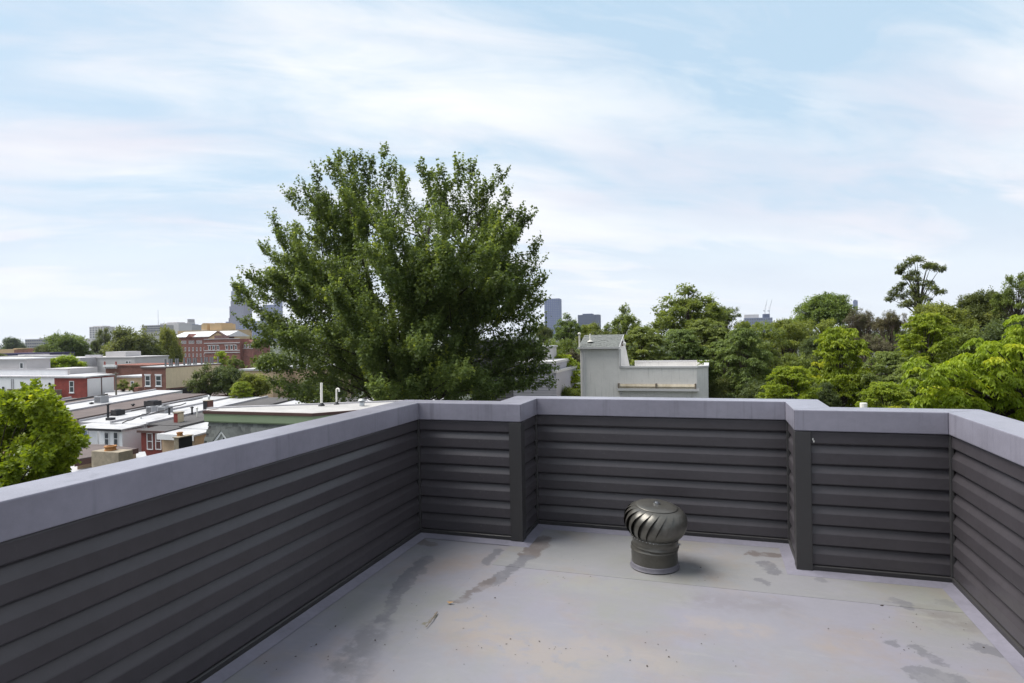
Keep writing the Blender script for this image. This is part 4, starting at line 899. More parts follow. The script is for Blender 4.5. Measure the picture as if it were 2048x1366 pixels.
far_box('far_white_row', 'low white roofed terrace at the far left', -10, 66, 712.5, 150, M['pale_concrete'], ((24, 37, 709.5, 712, M['pale_concrete'], 'roof_box'),))
far_box('far_grey_row', 'grey roofed terrace behind the bright round bush', 62, 160, 716, 140, M['grey_roof'])

# ---- skyline
TD = 4200
t = far_box('skyscraper', 'tallest purple grey skyscraper with stepped left shoulder', 461, 487.5, 601.5, TD, M['tower_stone'], (), rows=14, cols=7, wfrac=.55, hfrac=.6, py_low=690)
Yt = t.location[1]
for p0, p1, q, m in ((456.5, 461, 612.5, M['tower_stone']), (455, 456.5, 636, M['tower_stone']), (449, 455, 643.5, M['tower_blue'])):
    u0, u1 = ony(p0, q, Yt), ony(p1, q, Yt); MB().box(u0[0], u1[0]-0.5, Yt+10, Yt+60, GZ, u0[2]).build('shoulder', m, t)
u0, u1 = ony(459.5, 582.5, Yt), ony(477, 582.5, Yt); MB().box(u0[0], u1[0], Yt+12, Yt+60, ony(470, 601.5, Yt)[2]+0.5, u0[2]).build('crown', M['tower_pale'], t)
u0, u1 = ony(461, 568, Yt), ony(477, 568, Yt); MB().box(u0[0], u1[0], Yt+16, Yt+58, ony(470, 582.5, Yt)[2]+0.5, u0[2]).build('crown', M['tower_pale'], t)
t = far_box('skyscraper', 'wide blue gridded office tower with a small gabled top', 477.5, 520, 648.5, TD-500, M['tower_blue'], ((482, 516, 642, 648.5, M['tower_pale'], 'crown'),), rows=12, cols=13, wfrac=.7, hfrac=.45, py_low=694, wm=M['tower_pale'])
Yt = t.location[1]
MB().prism([(ony(494, 642, Yt)[0], Yt+8, ony(494, 642, Yt)[2]+0.3), (ony(503, 642, Yt)[0], Yt+8, ony(503, 642, Yt)[2]+0.3), (ony(498.5, 639, Yt)[0], Yt+8, ony(498.5, 639, Yt)[2])], (0, 30, 0)).build('gable', M['tower_stone'], t, fix=True)
t = far_box('skyscraper', 'blue glass skyscraper with a rectangular mast rising behind the maple', 547, 558, 560, TD+300, M['tower_blue'], ((551.2, 556.6, 542, 560, M['tower_pale'], 'mast'),), rows=10, cols=3, py_low=690)
far_box('skyscraper', 'rounded light blue tower showing between left branches of the maple', 520, 546, 613, TD+100, M['tower_blue'], ((524, 542, 609, 613, M['tower_blue'], 'crown'),), rows=10, cols=6, py_low=690)
far_box('skyscraper', 'low broad blue tower behind lower left branches of the maple', 560, 640, 655, TD, M['tower_blue'], rows=6, cols=12, py_low=690)
far_box('skyscraper', 'blue grey tower glimpsed low through the middle of the maple', 668, 720, 652, TD, M['tower_glass'], rows=6, cols=8, py_low=690)
t = far_box('skyscraper', 'pale blue slab tower with a red sign right of the maple', 1088.5, 1118, 598, 3300, M['tower_blue'], ((1090, 1117, 596.5, 598, M['tower_pale'], 'crown'),), rows=16, cols=7, wfrac=.55, hfrac=.6, py_low=655, wm=M['tower_pale'])
Yt = t.location[1]; u0, u1 = ony(1090, 602.5, Yt), ony(1098, 599.8, Yt); MB().box(u0[0], u1[0], Yt-1.2, Yt-0.4, u0[2], u1[2]).build('sign', M['sign_red'], t)
t = far_box('skyscraper', 'dark squat office tower with white logo above the treetops', 1155.5, 1196.5, 629.5, 2200, M['tower_glass'], ((1164, 1183, 627, 629.5, M['tower_glass'], 'plant_room'),), rows=5, cols=16, wfrac=.5, hfrac=.75, py_low=650)
Yt = t.location[1]; u0, u1 = ony(1172, 631.5, Yt), ony(1177, 628.2, Yt)
MB().prism([(u0[0], Yt-1.2, u0[2]), (u0[0]+1.2, Yt-1.2, u0[2]), (u0[0]+3.2, Yt-1.2, u1[2]), (u0[0]+2.0, Yt-1.2, u1[2])], (0, 0.8, 0)).prism([(u0[0]+3.6, Yt-1.2, u0[2]), (u0[0]+7.6, Yt-1.2, u0[2]), (u0[0]+5.2, Yt-1.2, u1[2])], (0, 0.8, 0)).build('logo', M['white_paint'], t, fix=True)
t = far_box('construction_block', 'distant half built white block under two cranes', 1489, 1545, 635.5, 2300, M['tower_pale'], ((1489, 1518, 628.5, 635.5, M['pale_concrete'], 'upper_floor'), (1527, 1540, 627.5, 635.5, M['tower_glass'], 'core')), rows=2, cols=12, py_low=648)
for px, tx, lab in ((1530, 1534.5, 'left one of two luffing cranes over the half built block'), (1538.5, 1544, 'right one of two luffing cranes over the half built block')):
    Yt = t.location[1]-5; k = thing('tower_crane', lab, 'crane', (ony(px, 630, Yt)[0], Yt, GZ), 'cranes over the half built block')
    u0, u1, u2 = ony(px, 630, Yt), ony(px, 621, Yt), ony(tx, 598.5, Yt)
    MB().tube([(u0[0], Yt, GZ), (u0[0], Yt, u1[2])], 1.1, 4).build('mast', M['crane'], k)
    b = MB()
    for s in (-0.9, 0.9): b.tube([(u1[0]+s, Yt, u1[2]), (u2[0]+s*0.3, Yt, u2[2])], [0.35, 0.25], 4)
    for q in range(9):
        f0, f1 = q/9, (q+1)/9; A = np.array([u1[0], Yt, u1[2]]); B_ = np.array([u2[0], Yt, u2[2]]); b.tube([A+(B_-A)*f0+np.array([-0.9*(1-f0*.6), 0, 0]), A+(B_-A)*f1+np.array([0.9*(1-f1*.6), 0, 0])], 0.2, 4)
    b.build('jib', M['crane'], k)
    MB().box(u1[0]-6, u1[0]+1.5, Yt-1.5, Yt+1.5, u1[2]-3, u1[2]).build('counterweight_deck', M['crane'], k)
    MB().tube([(u1[0]-5, Yt, u1[2]), (u1[0]-2.5, Yt, u1[2]+8), (u2[0]-1, Yt, u2[2]-9)], 0.22, 4).build('stay', M['crane'], k)
far_box('skyscraper', 'slim blue tower peeping right of the round treetop', 1707, 1715.5, 601, 3600, M['tower_blue'], ((1708.5, 1713, 599.5, 601, M['tower_blue'], 'crown'),), rows=6, cols=3, py_low=630)
#PART3
# ------------------------------------------------------------------ trees
def norm(v): return v/(np.linalg.norm(v, axis=-1, keepdims=True)+1e-9)
def leaf_mesh(name, P, D, S, T, m, rng, aspect=0.62, flat=0.35, lobed=False):
    """every leaf is a folded blade of its own: base P, axis D, length S, colour tint T"""
    n = len(P); D = norm(D); R = rng.normal(size=(n, 3)); R[:, 2] += flat*4
    side = norm(np.cross(D, R)); nrm = np.cross(side, D); S = S[:, None]
    if lobed:
        pts = [P, P+D*S*.30+side*S*aspect*.62+nrm*S*.06, P+D*S*.62+side*S*aspect*.30, P+D*S*1.0-nrm*S*.08, P+D*S*.62-side*S*aspect*.30, P+D*S*.30-side*S*aspect*.62+nrm*S*.06]
        fs = np.array([0, 1, 2, 3, 0, 3, 4, 5]); nv, nf = 6, 2
    else:
        pts = [P, P+D*S*.42+side*S*aspect*.5+nrm*S*.05, P+D*S-nrm*S*.10, P+D*S*.42-side*S*aspect*.5+nrm*S*.05]
        fs = np.array([0, 1, 2, 3]); nv, nf = 4, 1
    V = np.stack(pts, 1).reshape(-1, 3)
    idx = (np.arange(n)[:, None]*nv+fs[None]).ravel().astype(np.int32)
    me = bpy.data.meshes.new(name); me.vertices.add(len(V)); me.vertices.foreach_set('co', V.astype(np.float32).ravel())
    me.loops.add(len(idx)); me.loops.foreach_set('vertex_index', idx)
    np_ = n*nf; me.polygons.add(np_); me.polygons.foreach_set('loop_start', (np.arange(np_)*4).astype(np.int32))
    at = me.attributes.new('tint', 'FLOAT', 'POINT'); at.data.foreach_set('value', np.repeat(np.clip(T, 0, 1), nv).astype(np.float32))
    me.materials.append(m); me.update(calc_edges=True); return me
def bez(a, c, b, k): t = np.linspace(0, 1, k)[:, None]; return (1-t)**2*a+2*t*(1-t)*c+t*t*b

# ---- the big maple: upright plumes of foliage on many ascending limbs
MY = 34.0
def mp_(px, py, dy=0.0):   # a point of the crown seen at that sight line, dy metres nearer or farther
    return ony(px, py, MY+dy)
root = mp_(792, 690); root[2] = GZ
maple = thing('maple_tree', 'big dark green maple with upright plumes in the middle of the view', 'tree', root)
rng = np.random.default_rng(21)
ox = np.array([462, 480, 505, 530, 548, 575, 605, 635, 670, 700, 730, 760, 785, 805, 818, 845, 875, 897, 912, 925, 945, 975, 1000, 1020, 1045, 1062, 1078, 1090])
oy = np.array([590, 552, 545, 480, 430, 375, 365, 335, 305, 315, 315, 298, 310, 345, 385, 338, 345, 362, 400, 330, 325, 365, 345, 375, 425, 440, 500, 600])
top_at = lambda px: np.interp(px, ox, oy)
tips = []   # (px, py, dy, base fraction up the limb, width)
for px, py, w_ in ((472, 572, .7), (482, 600, .6), (488, 640, .6), (500, 550, .7), (515, 556, .7), (1085, 600, .5), (1088, 650, .5), (1078, 700, .5), (1093, 740, .5), (1062, 762, .6), (1085, 715, .5), (1050, 700, .6), (1066, 660, .6), (1100, 770, .4), (530, 492, .8), (545, 437, .8), (578, 383, .8), (600, 372, .7), (632, 342, .8), (652, 322, .7), (676, 308, .8), (700, 318, .7), (722, 318, .8),
    (745, 318, .7), (768, 302, .8), (790, 325, .7), (803, 355, .6), (843, 340, .7), (862, 350, .6), (880, 345, .7), (902, 365, .6), (922, 330, .7), (942, 328, .7), (960, 350, .6), (1002, 350, .7), (1018, 378, .6), (1040, 425, .6), (1056, 436, .6),
    (1082, 520, .6), (1072, 490, .5), (1083, 560, .6), (1066, 600, .6), (1070, 690, .5), (1080, 742, .4), (1045, 770, .5), (1020, 780, .6), (990, 785, .7), (510, 690, .6), (528, 730, .6), (550, 765, .7), (570, 785, .8), (610, 790, .9), (650, 795, .9), (505, 605, .6), (535, 655, .6), (560, 590, .7), (590, 520, .7), (620, 470, .7), (650, 560, .8), (600, 620, .8), (690, 500, .8), (660, 430, .7), (640, 400, .7), (700, 400, .8)):
    tips.append((px+rng.normal()*3, py+6, rng.normal()*1.2, w_))
for _ in range(230):
    px = rng.uniform(520, 1056); u = abs((px-785)/310); ymax = 8.2*math.sqrt(max(0.05, 1-u*u))
    dy = rng.uniform(-1, 1)*ymax
    f = rng.beta(1.3, 1.3); py = top_at(px)+52+25*(abs(dy)/8)**2+f*(790-top_at(px)-60)
    if 798 < px < 842 and py < 480: continue
    if 893 < px < 930 and py < 540: continue
    if 930 < px < 970 and 410 < py < 540: continue
    if px < 640 and py > 500 and rng.random() < .55: continue
    if 990 < px and 600 < py < 680 and rng.random() < .6: continue
    tips.append((px, py, dy, rng.uniform(.65, 1.0)))
LP, LD, LS, LT = [], [], [], []
limbs = MB(); trunk_top = mp_(790, 610); fork = np.array([root[0], root[1], -7.2])
limbs.tube([root-np.array([0, 0, .3]), root+np.array([0.05, 0, 2.2]), fork], [0.75, 0.55, 0.5], 10)
leaders = []
for px, py in ((700, 420), (770, 420), (862, 440), (960, 440), (620, 520), (1020, 560), (820, 520)):
    e = mp_(px, py, rng.normal()*1.5); c = fork+(e-fork)*np.array([.25, .4, .5])+np.array([0, 0, 1.2]); L_ = bez(fork, c, e, 9); leaders.append(L_); limbs.tube(L_, np.linspace(.34, .07, 9), 7)
LALL = np.concatenate([l[1:-1] for l in leaders]+[np.linspace(root+np.array([0, 0, 3.0]), fork, 4)])
for px, py, dy, w_ in tips:
    tip = mp_(px, py, dy)
    # limb leaves a leader well below the tip
    d = LALL-tip; cost = np.linalg.norm(d[:, :2], axis=1)*0.8+np.abs((tip[2]-LALL[:, 2])-2.6)*1.0
    a = LALL[np.argsort(cost)[rng.integers(0, 4)]]
    ln = np.linalg.norm(tip-a)
    if ln > 7: a = tip+(a-tip)*7/ln*1.0
    c = a+(tip-a)*0.5+np.array([(tip[0]-a[0])*.18, (tip[1]-a[1])*.18, -0.05*ln if tip[2] > 2 else 0.12*ln])
    B_ = bez(a, c, tip, 12); limbs.tube(B_[:9], np.linspace(.055, .014, 9), 5, cap=False)
    nt = int(20+8*ln*w_); t = 0.12+0.88*rng.random(nt)**0.75; i = t*11; i0 = np.minimum(i.astype(int), 10); fr = (i-i0)[:, None]
    cp = B_[i0]*(1-fr)+B_[i0+1]*fr; tg = norm(B_[i0+1]-B_[i0])
    rad = 0.78*w_*((1-t)**0.8*1.15+0.12)*rng.random(nt)**0.5
    rd = norm(np.cross(tg, rng.normal(size=(nt, 3)))); rd[:, 2] += 0.2
    tc_ = cp+rd*rad[:, None]; td = norm(tg*0.75+rd*0.45+np.array([0, 0, 0.75]))
    k = 20; u_ = rng.random((nt, k, 1))*rng.uniform(.5, 1.1, (nt, 1, 1))
    P = tc_[:, None]+td[:, None]*u_+rng.normal(size=(nt, k, 3))*0.075*(1.35-u_)
    Dv = td[:, None]*0.25+rng.normal(size=(nt, k, 3))*0.75+np.array([0, 0, -0.35])
    tt = np.clip(rng.normal(.34, .15)+rng.normal(size=(nt, 1))*0.24+rng.normal(size=(nt, k))*0.08, 0, .74)
    lime = (rng.random((nt, 1)) < 0.03); tt = np.where(lime, 0.95, tt)
    LP.append(P.reshape(-1, 3)); LD.append(Dv.reshape(-1, 3)); LS.append(rng.uniform(.115, .205, nt*k)); LT.append(tt.ravel())
P = np.concatenate(LP); off = wloc(maple)
tr = limbs.build('trunk', M['bark'], maple, smooth=True)
cr = link('crown', leaf_mesh('crown', P-off, np.concatenate(LD), np.concatenate(LS), np.concatenate(LT), L_MAPLE, rng, 0.8, 0.9), maple)
print('maple leaves', len(P))

# ---- tuft helpers
def tuft(c, r, rng, nr=13, nl=7, droop=0.75, lift=(-.1, .9)):
    """a whorl of drooping compound leaves"""
    az = rng.random(nr)*6.283; el = rng.uniform(*lift, nr); L_ = r*rng.uniform(.7, 1.15, nr)
    s = np.linspace(.22, 1, nl)
    h = L_[:, None]*s*np.cos(el)[:, None]; z = L_[:, None]*(s*np.sin(el)[:, None]*0.9-droop*s**2*.62)
    P = np.stack([np.cos(az)[:, None]*h, np.sin(az)[:, None]*h, z], -1)+c
    out = np.stack([np.cos(az), np.sin(az), np.zeros(nr)], -1)[:, None]
    sd_ = np.stack([-np.sin(az), np.cos(az), np.zeros(nr)], -1)[:, None]
    Ps, Ds = [], []
    for sg_ in (-1, 1):
        Ps.append(P+rng.normal(size=P.shape)*r*.03); Ds.append(out*0.6+sd_*sg_*0.75+np.array([0, 0, -1.1*droop])+rng.normal(size=P.shape)*0.2)
    return np.concatenate([p.reshape(-1, 3) for p in Ps]), np.concatenate([d.reshape(-1, 3) for d in Ds])
def at(px, py, dist): return EYE+ray(px, py)*dist
def clump_tree(name, label, base, clumps, m, rng, leaf, per, aspect=.7, bark='bark', lobed=False, tint=(.4, .2), tufted=False, flat=.3, up_bias=.35):
    """crown from leafy clumps (centre, radius); limbs run from the trunk to each clump"""
    t = thing(name, label, 'tree', base); b = MB(); base = np.array(base, float)
    cs = np.array([c for c, r in clumps]); mid = cs.mean(0); mid[2] = cs[:, 2].min()
    ctr = np.array([base[0], base[1], mid[2]-0.6])
    b.tube([base-np.array([0, 0, .3]), (base+ctr)/2+np.array([.1, .05, 0]), ctr], [.3, .22, .17], 8)
    LP, LD, LS, LT = [], [], [], []
    for c, r in clumps:
        c = np.array(c, float); a = ctr+np.array([0, 0, 0.35*(c[2]-ctr[2])])
        b.tube(bez(a, a+(c-a)*np.array([.4, .4, .65]), c, 6), np.linspace(.038, .010, 6), 5, cap=False)
        ti = rng.normal(tint[0], tint[1])
        if tufted:
            P, D = tuft(c, r, rng, nr=per, nl=8, droop=1.0, lift=(.1, 1.35)); S = rng.uniform(.75, 1.2, len(P))*leaf; T = np.clip(ti+rng.normal(size=len(P))*.1+.55*(P[:, 2]-c[2])/r, 0, 1)  # tuft tops yellower: young growth plus top highlights painted into the tint
        else:
            ns = max(6, per//16); q = norm(rng.normal(size=(ns, 3)))*(rng.random((ns, 1))**.4); q[:, 2] = q[:, 2]*.8+up_bias*.2; q *= r
            sub = c+q; k = 16
            P = (sub[:, None]+rng.normal(size=(ns, k, 3))*r*.13).reshape(-1, 3)
            D = (norm(q)[:, None]*.6+rng.normal(size=(ns, k, 3))*.6+np.array([0, 0, -.25])).reshape(-1, 3)
            S = rng.uniform(.7, 1.25, len(P))*leaf; T = np.clip(np.repeat(ti+rng.normal(size=ns)*.16, k)+rng.normal(size=len(P))*.08, 0, 1)
        LP.append(P); LD.append(D); LS.append(S); LT.append(T)
    b.build('trunk', M[bark], t, smooth=True)
    link('crown', leaf_mesh('crown', np.concatenate(LP)-wloc(t), np.concatenate(LD), np.concatenate(LS), np.concatenate(LT), m, rng, aspect, flat, lobed), t)
    return t

# near leafy maple at the left edge
rng = np.random.default_rng(4); cl = []
for px, py in ((86, 778), (70, 792), (40, 792), (15, 790), (-20, 785), (88, 800), (112, 812), (60, 812), (30, 815), (132, 822), (135, 845), (150, 866), (158, 882), (140, 895), (143, 915), (128, 935), (120, 870), (100, 840), (75, 840), (45, 845), (10, 840),
               (20, 880), (50, 880), (92, 920), (100, 948), (70, 955), (40, 930), (15, 925), (5, 955), (35, 960), (110, 905), (85, 870), (-25, 830), (-30, 880), (-30, 930), (-10, 980), (60, 985), (25, 1000)):
    cl.append((at(px-12+rng.normal()*2, py+8, 22+rng.normal()*.9), rng.uniform(.30, .46)))
for _ in range(75):
    px = rng.uniform(-190, 132); py = rng.uniform(806, 1120)
    if px > 105 and not 840 < py < 925: continue
    cl.append((at(px, py, 22+rng.normal()*1.3), rng.uniform(.38, .6)))
bp = at(-30, 900, 22); bp[2] = GZ
clump_tree('maple_tree', 'bright green leafy maple close to the deck at the left edge', bp, cl, L_BRIGHT, rng, .125, 620, .85, lobed=True, tint=(.42, .22))

# near lime tree with drooping compound leaves at the right edge
rng = np.random.default_rng(9); cl = []
for px, py in ((2042, 630), (2034, 658), (1952, 676), (1984, 682), (1932, 706), (1908, 722), (1960, 720), (1880, 732), (1868, 757), (1828, 757), (1834, 716), (1868, 740), (1890, 752), (2010, 700), (2030, 690), (1990, 715), (2005, 735), (1925, 745), (1945, 760),
               (1900, 772), (1972, 752), (2035, 722), (2028, 756), (2000, 770), (1915, 790), (1850, 790), (1880, 800), (1950, 795), (1985, 800), (2020, 795), (2035, 828), (2040, 800), (2060, 680), (2080, 640), (2090, 700), (2070, 760), (2090, 600), (1830, 735)):
    cl.append((at(px+rng.normal()*2, py+6, 16.9+rng.normal()*.4), rng.uniform(.30, .38)))
for _ in range(300):
    px = rng.uniform(1838, 2250); py = rng.uniform(max(645, 775-(px-1850)*.7), 900)
    cl.append((at(px, py, 18.3+rng.normal()*.8), rng.uniform(.24, .36)))
bp = at(2080, 800, 18.9); bp[2] = GZ
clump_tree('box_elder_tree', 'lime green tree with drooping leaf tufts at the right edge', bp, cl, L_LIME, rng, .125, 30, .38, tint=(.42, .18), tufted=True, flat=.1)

# ---- prototypes for the wood and the street trees: crown in a box 9 m wide and 10 m high
def proto(kind, seed):
    rng = np.random.default_rng(seed); b = MB(); LP, LD, LS, LT = [], [], [], []
    def add(P, D, S, T): LP.append(P); LD.append(D); LS.append(S); LT.append(T)
    def blob(c, r, n, leaf, ti, sq=.75, spread=.14):
        ns = max(5, n//14); q = norm(rng.normal(size=(ns, 3)))*(rng.random((ns, 1))**.33); q *= np.array([r, r, r*sq]); sub = c+q
        P = (sub[:, None]+rng.normal(size=(ns, 14, 3))*r*spread).reshape(-1, 3)
        D = (norm(q)[:, None]*.5+rng.normal(size=(ns, 14, 3))*.6+np.array([0, 0, -.2])).reshape(-1, 3)
        add(P, D, rng.uniform(.7, 1.25, len(P))*leaf, np.clip(np.repeat(ti+rng.normal(size=ns)*.17, 14)+rng.normal(size=len(P))*.07, 0, 1))
    def limb(c, r0=.09): a = np.array([0, 0, max(-1.0, c[2]*.35-1)]); b.tube(bez(a, a+(c-a)*np.array([.35, .35, .6]), np.array(c), 7), np.linspace(r0, .015, 7), 5, cap=False)
    if kind == 'billow':
        for _ in range(62):
            d = norm(rng.normal(size=3)); d[2] = abs(d[2])*1.1-.25; f = rng.uniform(.55, 1.0)
            c = np.array([d[0]*3.4*f, d[1]*3.4*f, 4.2+d[2]*4.4*f]); limb(c); blob(c, rng.uniform(.75, 1.45), 520, .27, rng.normal(.38, .2))
    elif kind == 'open':
        for _ in range(46):
            d = norm(rng.normal(size=3)); d[2] = abs(d[2])*1.2-.3; f = rng.uniform(.5, 1.05)
            c = np.array([d[0]*3.5*f, d[1]*3.5*f, 4.4+d[2]*4.6*f]); limb(c, .11); blob(c, rng.uniform(.5, .95), 330, .25, rng.normal(.35, .16), .8, .17)
    elif kind == 'locust':
        for k in range(70):
            z = rng.uniform(1.0, 9.6); R_ = 4.4*math.sqrt(max(.08, 1-((z-4.0)/6.2)**2)); a = rng.uniform(0, 6.283); f = rng.random()**.5
            c = np.array([R_*f*math.cos(a), R_*f*math.sin(a), z-0.5*f]); limb(c, .10); blob(c, rng.uniform(.7, 1.3), 400, .22, rng.normal(.42, .15), .36, .12)
    elif kind == 'feather':
        for k in range(150):
            z = rng.uniform(.2, 9.4); R_ = 4.2*math.sqrt(max(.06, 1-((z-3.2)/6.4)**2)); a = rng.uniform(0, 6.283); f = rng.random()**.4
            c = np.array([R_*f*math.cos(a), R_*f*math.sin(a), z]); 
            if k % 3 == 0: limb(c, .08)
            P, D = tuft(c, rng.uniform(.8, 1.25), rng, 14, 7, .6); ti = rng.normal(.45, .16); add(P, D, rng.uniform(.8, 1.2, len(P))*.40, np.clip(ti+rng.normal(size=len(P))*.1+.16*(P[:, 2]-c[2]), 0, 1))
    elif kind == 'umbrella':
        for c, r in (((-3.2, 0, 7.4), .9), ((-2.2, .5, 7.9), .9), ((-1, -.4, 8.2), .9), ((0.2, .2, 9.2), 1.0), ((1.0, -.3, 9.4), .8), ((1.8, .4, 8.7), 1.0), ((2.8, 0, 8.2), .9), ((3.4, -.4, 7.6), .7), ((.8, 0, 7.2), 1.0), ((1.8, .3, 6.7), .8), ((0, .4, 6.2), .9),
                     ((-1.2, 0, 5.4), .9), ((-2.2, .2, 4.6), .9), ((-3, 0, 4.0), .8), ((.6, .2, 5.0), 1.0), ((1.4, -.2, 4.2), .9), ((.2, 0, 3.6), 1.1), ((3.4, 0, 5.0), .8), ((4.0, .2, 4.4), .9), ((3.0, 0, 3.8), 1.0), ((-.8, .3, 3.0), 1.0), ((1.2, 0, 2.6), 1.2), ((2.4, 0, 2.4), 1.1), ((4.6, .2, 3.4), .8), ((-1.6, .3, 8.1), .7), ((2.6, .2, 5.6), .7)):
            c = np.array(c); limb(c, .13); blob(c, r, 420, .26, rng.normal(.3, .12), .42, .14)
    elif kind == 'bare':
        def grow(p, d, L_, r, dep):
            q = p+d*L_; m_ = (p+q)/2+rng.normal(size=3)*L_*.06; b.tube([p, m_, q], [r, r*.8, r*.62], 5 if dep < 2 else 3, cap=False)
            if dep == 4:
                if rng.random() < .38: blob(q, .35, 22, .16, rng.uniform(.1, .9), 1, .3)
                return
            for _ in range(rng.integers(3, 5)): grow(p+(q-p)*rng.uniform(.55, 1), norm(d+rng.normal(size=3)*.36+np.array([0, 0, .34])), L_*rng.uniform(.55, .8), r*.6, dep+1)
        for k in range(5): a = k*1.3; grow(np.array([0, 0, -1.0]), norm(np.array([math.cos(a)*.4, math.sin(a)*.4, 1.2])), 3.6, .15, 0)
    P = np.concatenate(LP)
    asp = .36 if kind == 'feather' else .62
    return dict(crown=leaf_mesh('crown', P, np.concatenate(LD), np.concatenate(LS), np.concatenate(LT), L_WOOD, rng, asp, .3 if kind == 'feather' else .8),
                branch=b.mesh('branch', M['bark_pale' if kind == 'bare' else 'bark'], smooth=True), n=len(P))
PR = {k: [proto(k, s) for s in ss] for k, ss in (('billow', (1, 2, 3)), ('open', (4, 5)), ('locust', (6, 7)), ('feather', (8, 9, 10)), ('umbrella', (11,)), ('bare', (12, 13)))}
trunk_me = MB().tube([(0, 0, -.3), (.12, .05, .5), (0, 0, 1)], [.30, .22, .16], 8).mesh('trunk', M['bark'], smooth=True)
rt = np.random.default_rng(31)
def tree(name, label, kind, px, pyt, hw, Y, m=None, sz=1.0, group='trees of the wood beyond the houses', v=None, rot=None):
    q = ony(px, pyt, Y); d = (q-EYE)@FW; s = hw*d/FPX/4.0; szz = s*sz
    pr = PR[kind][(v if v is not None else rt.integers(0, 99)) % len(PR[kind])]
    t = thing(name, label, 'tree', (q[0], Y, GZ), group); zc_ = q[2]-GZ-8.8*szz
    r = rt.uniform(0, 6.28) if rot is None else rot
    for nm in ('crown', 'branch'):
        o = link(nm, pr[nm], t); o.location = (0, 0, zc_); o.scale = (s, s, szz); o.rotation_euler = (0, 0, r)
        if nm == 'branch': o['kind'] = 'stuff'
        if nm == 'crown' and m is not None: o.material_slots[0].link = 'OBJECT'; o.material_slots[0].material = m
    o = link('trunk', trunk_me, t); o.scale = (min(1.6, s+.3), min(1.6, s+.3), max(1.5, zc_+2.0*szz))
    return t
GL = 'trees among the houses on the left'
tree('round_tree', 'small round dark tree at the far left horizon', 'billow', 27, 671, 26, 330, L_DARK, 1.0, GL)
tree('round_tree', 'mid green tree with a broad peak left of the narrow apartment tower', 'billow', 124, 659, 56, 150, L_WOOD, .9, GL, 0)
tree('round_tree', 'dark low tree at the foot of the broad peaked one', 'billow', 92, 685, 26, 145, L_DARK, .9, GL, 1)
tree('spreading_tree', 'sparse tree with see-through branches in front of the narrow apartment tower', 'open', 205, 655, 24, 170, L_DARK, 1.5, GL)
tree('round_tree', 'largest dark domed tree left of the brick school', 'billow', 266, 645, 62, 150, L_DARK, .95, GL, 2)
tree('round_tree', 'dark round tree filling the left foot of the largest dome', 'billow', 238, 668, 36, 160, L_DARK, 1.0, GL, 1)
tree('narrow_tree', 'olive green narrow tree against the left end of the school', 'billow', 338, 645, 26, 165, L_WOOD, 2.4, GL)
tree('bushy_tree', 'bright yellow green round bush behind the white flat roofed house', 'billow', 120, 707, 50, 88, L_LIME, .6, GL, 0)
tree('bushy_tree', 'tiny green tree left of the tan rear house porch', 'open', 246, 758, 14, 74, L_WOOD, 1.0, GL)
tree('bushy_tree', 'small green shrub tree before the tan rear house', 'open', 270, 765, 12, 73, L_WOOD, .9, GL)
tree('dark_tree', 'dark loose tree in front of the cream side wall', 'open', 412, 728, 40, 62, L_DARK, 1.0, GL, 0)
tree('dark_tree', 'dark dense tree right of the loose one at the cream wall', 'billow', 456, 722, 38, 63, L_DARK, 1.0, GL, 1)
tree('bushy_tree', 'olive and rust tinged tree left of the big maple', 'billow', 505, 740, 38, 60, L_WOOD, .9, GL, 2)
tree('bushy_tree', 'little bright green tree above the row of grey roof posts', 'locust', 443, 705, 14, 105, L_LIME, 1.0, GL)
tree('bushy_tree', 'pale green tree right of the little bright one before the school wing', 'open', 470, 711, 18, 100, L_WOOD, .9, GL)
tree('bushy_tree', 'bright low bush at the foot of the rust tinged tree', 'feather', 484, 766, 20, 55, L_BRIGHT, .8, GL, 1)
tree('round_tree', 'green tree glimpsed left behind the big maple above the white rear house', 'billow', 545, 700, 40, 120, L_WOOD, .9, GL)
tree('round_tree', 'green tree behind the trunk of the big maple', 'billow', 690, 690, 70, 110, L_DARK, .9, GL)
tree('dark_tree', 'dark tree low behind the right half of the big maple', 'billow', 890, 690, 70, 90, L_DARK, .9, GL)
tree('dark_tree', 'dark leafy tree behind the lower left limbs of the big maple', 'billow', 640, 735, 60, 66, L_DARK, .9, GL)
tree('dark_tree', 'dark leafy tree under the middle of the big maple', 'open', 780, 735, 60, 60, L_DARK, .9, GL)
tree('round_tree', 'small dark tree close to the left edge under the terrace roofs', 'billow', 2, 703, 16, 130, L_DARK, 1.0, GL)
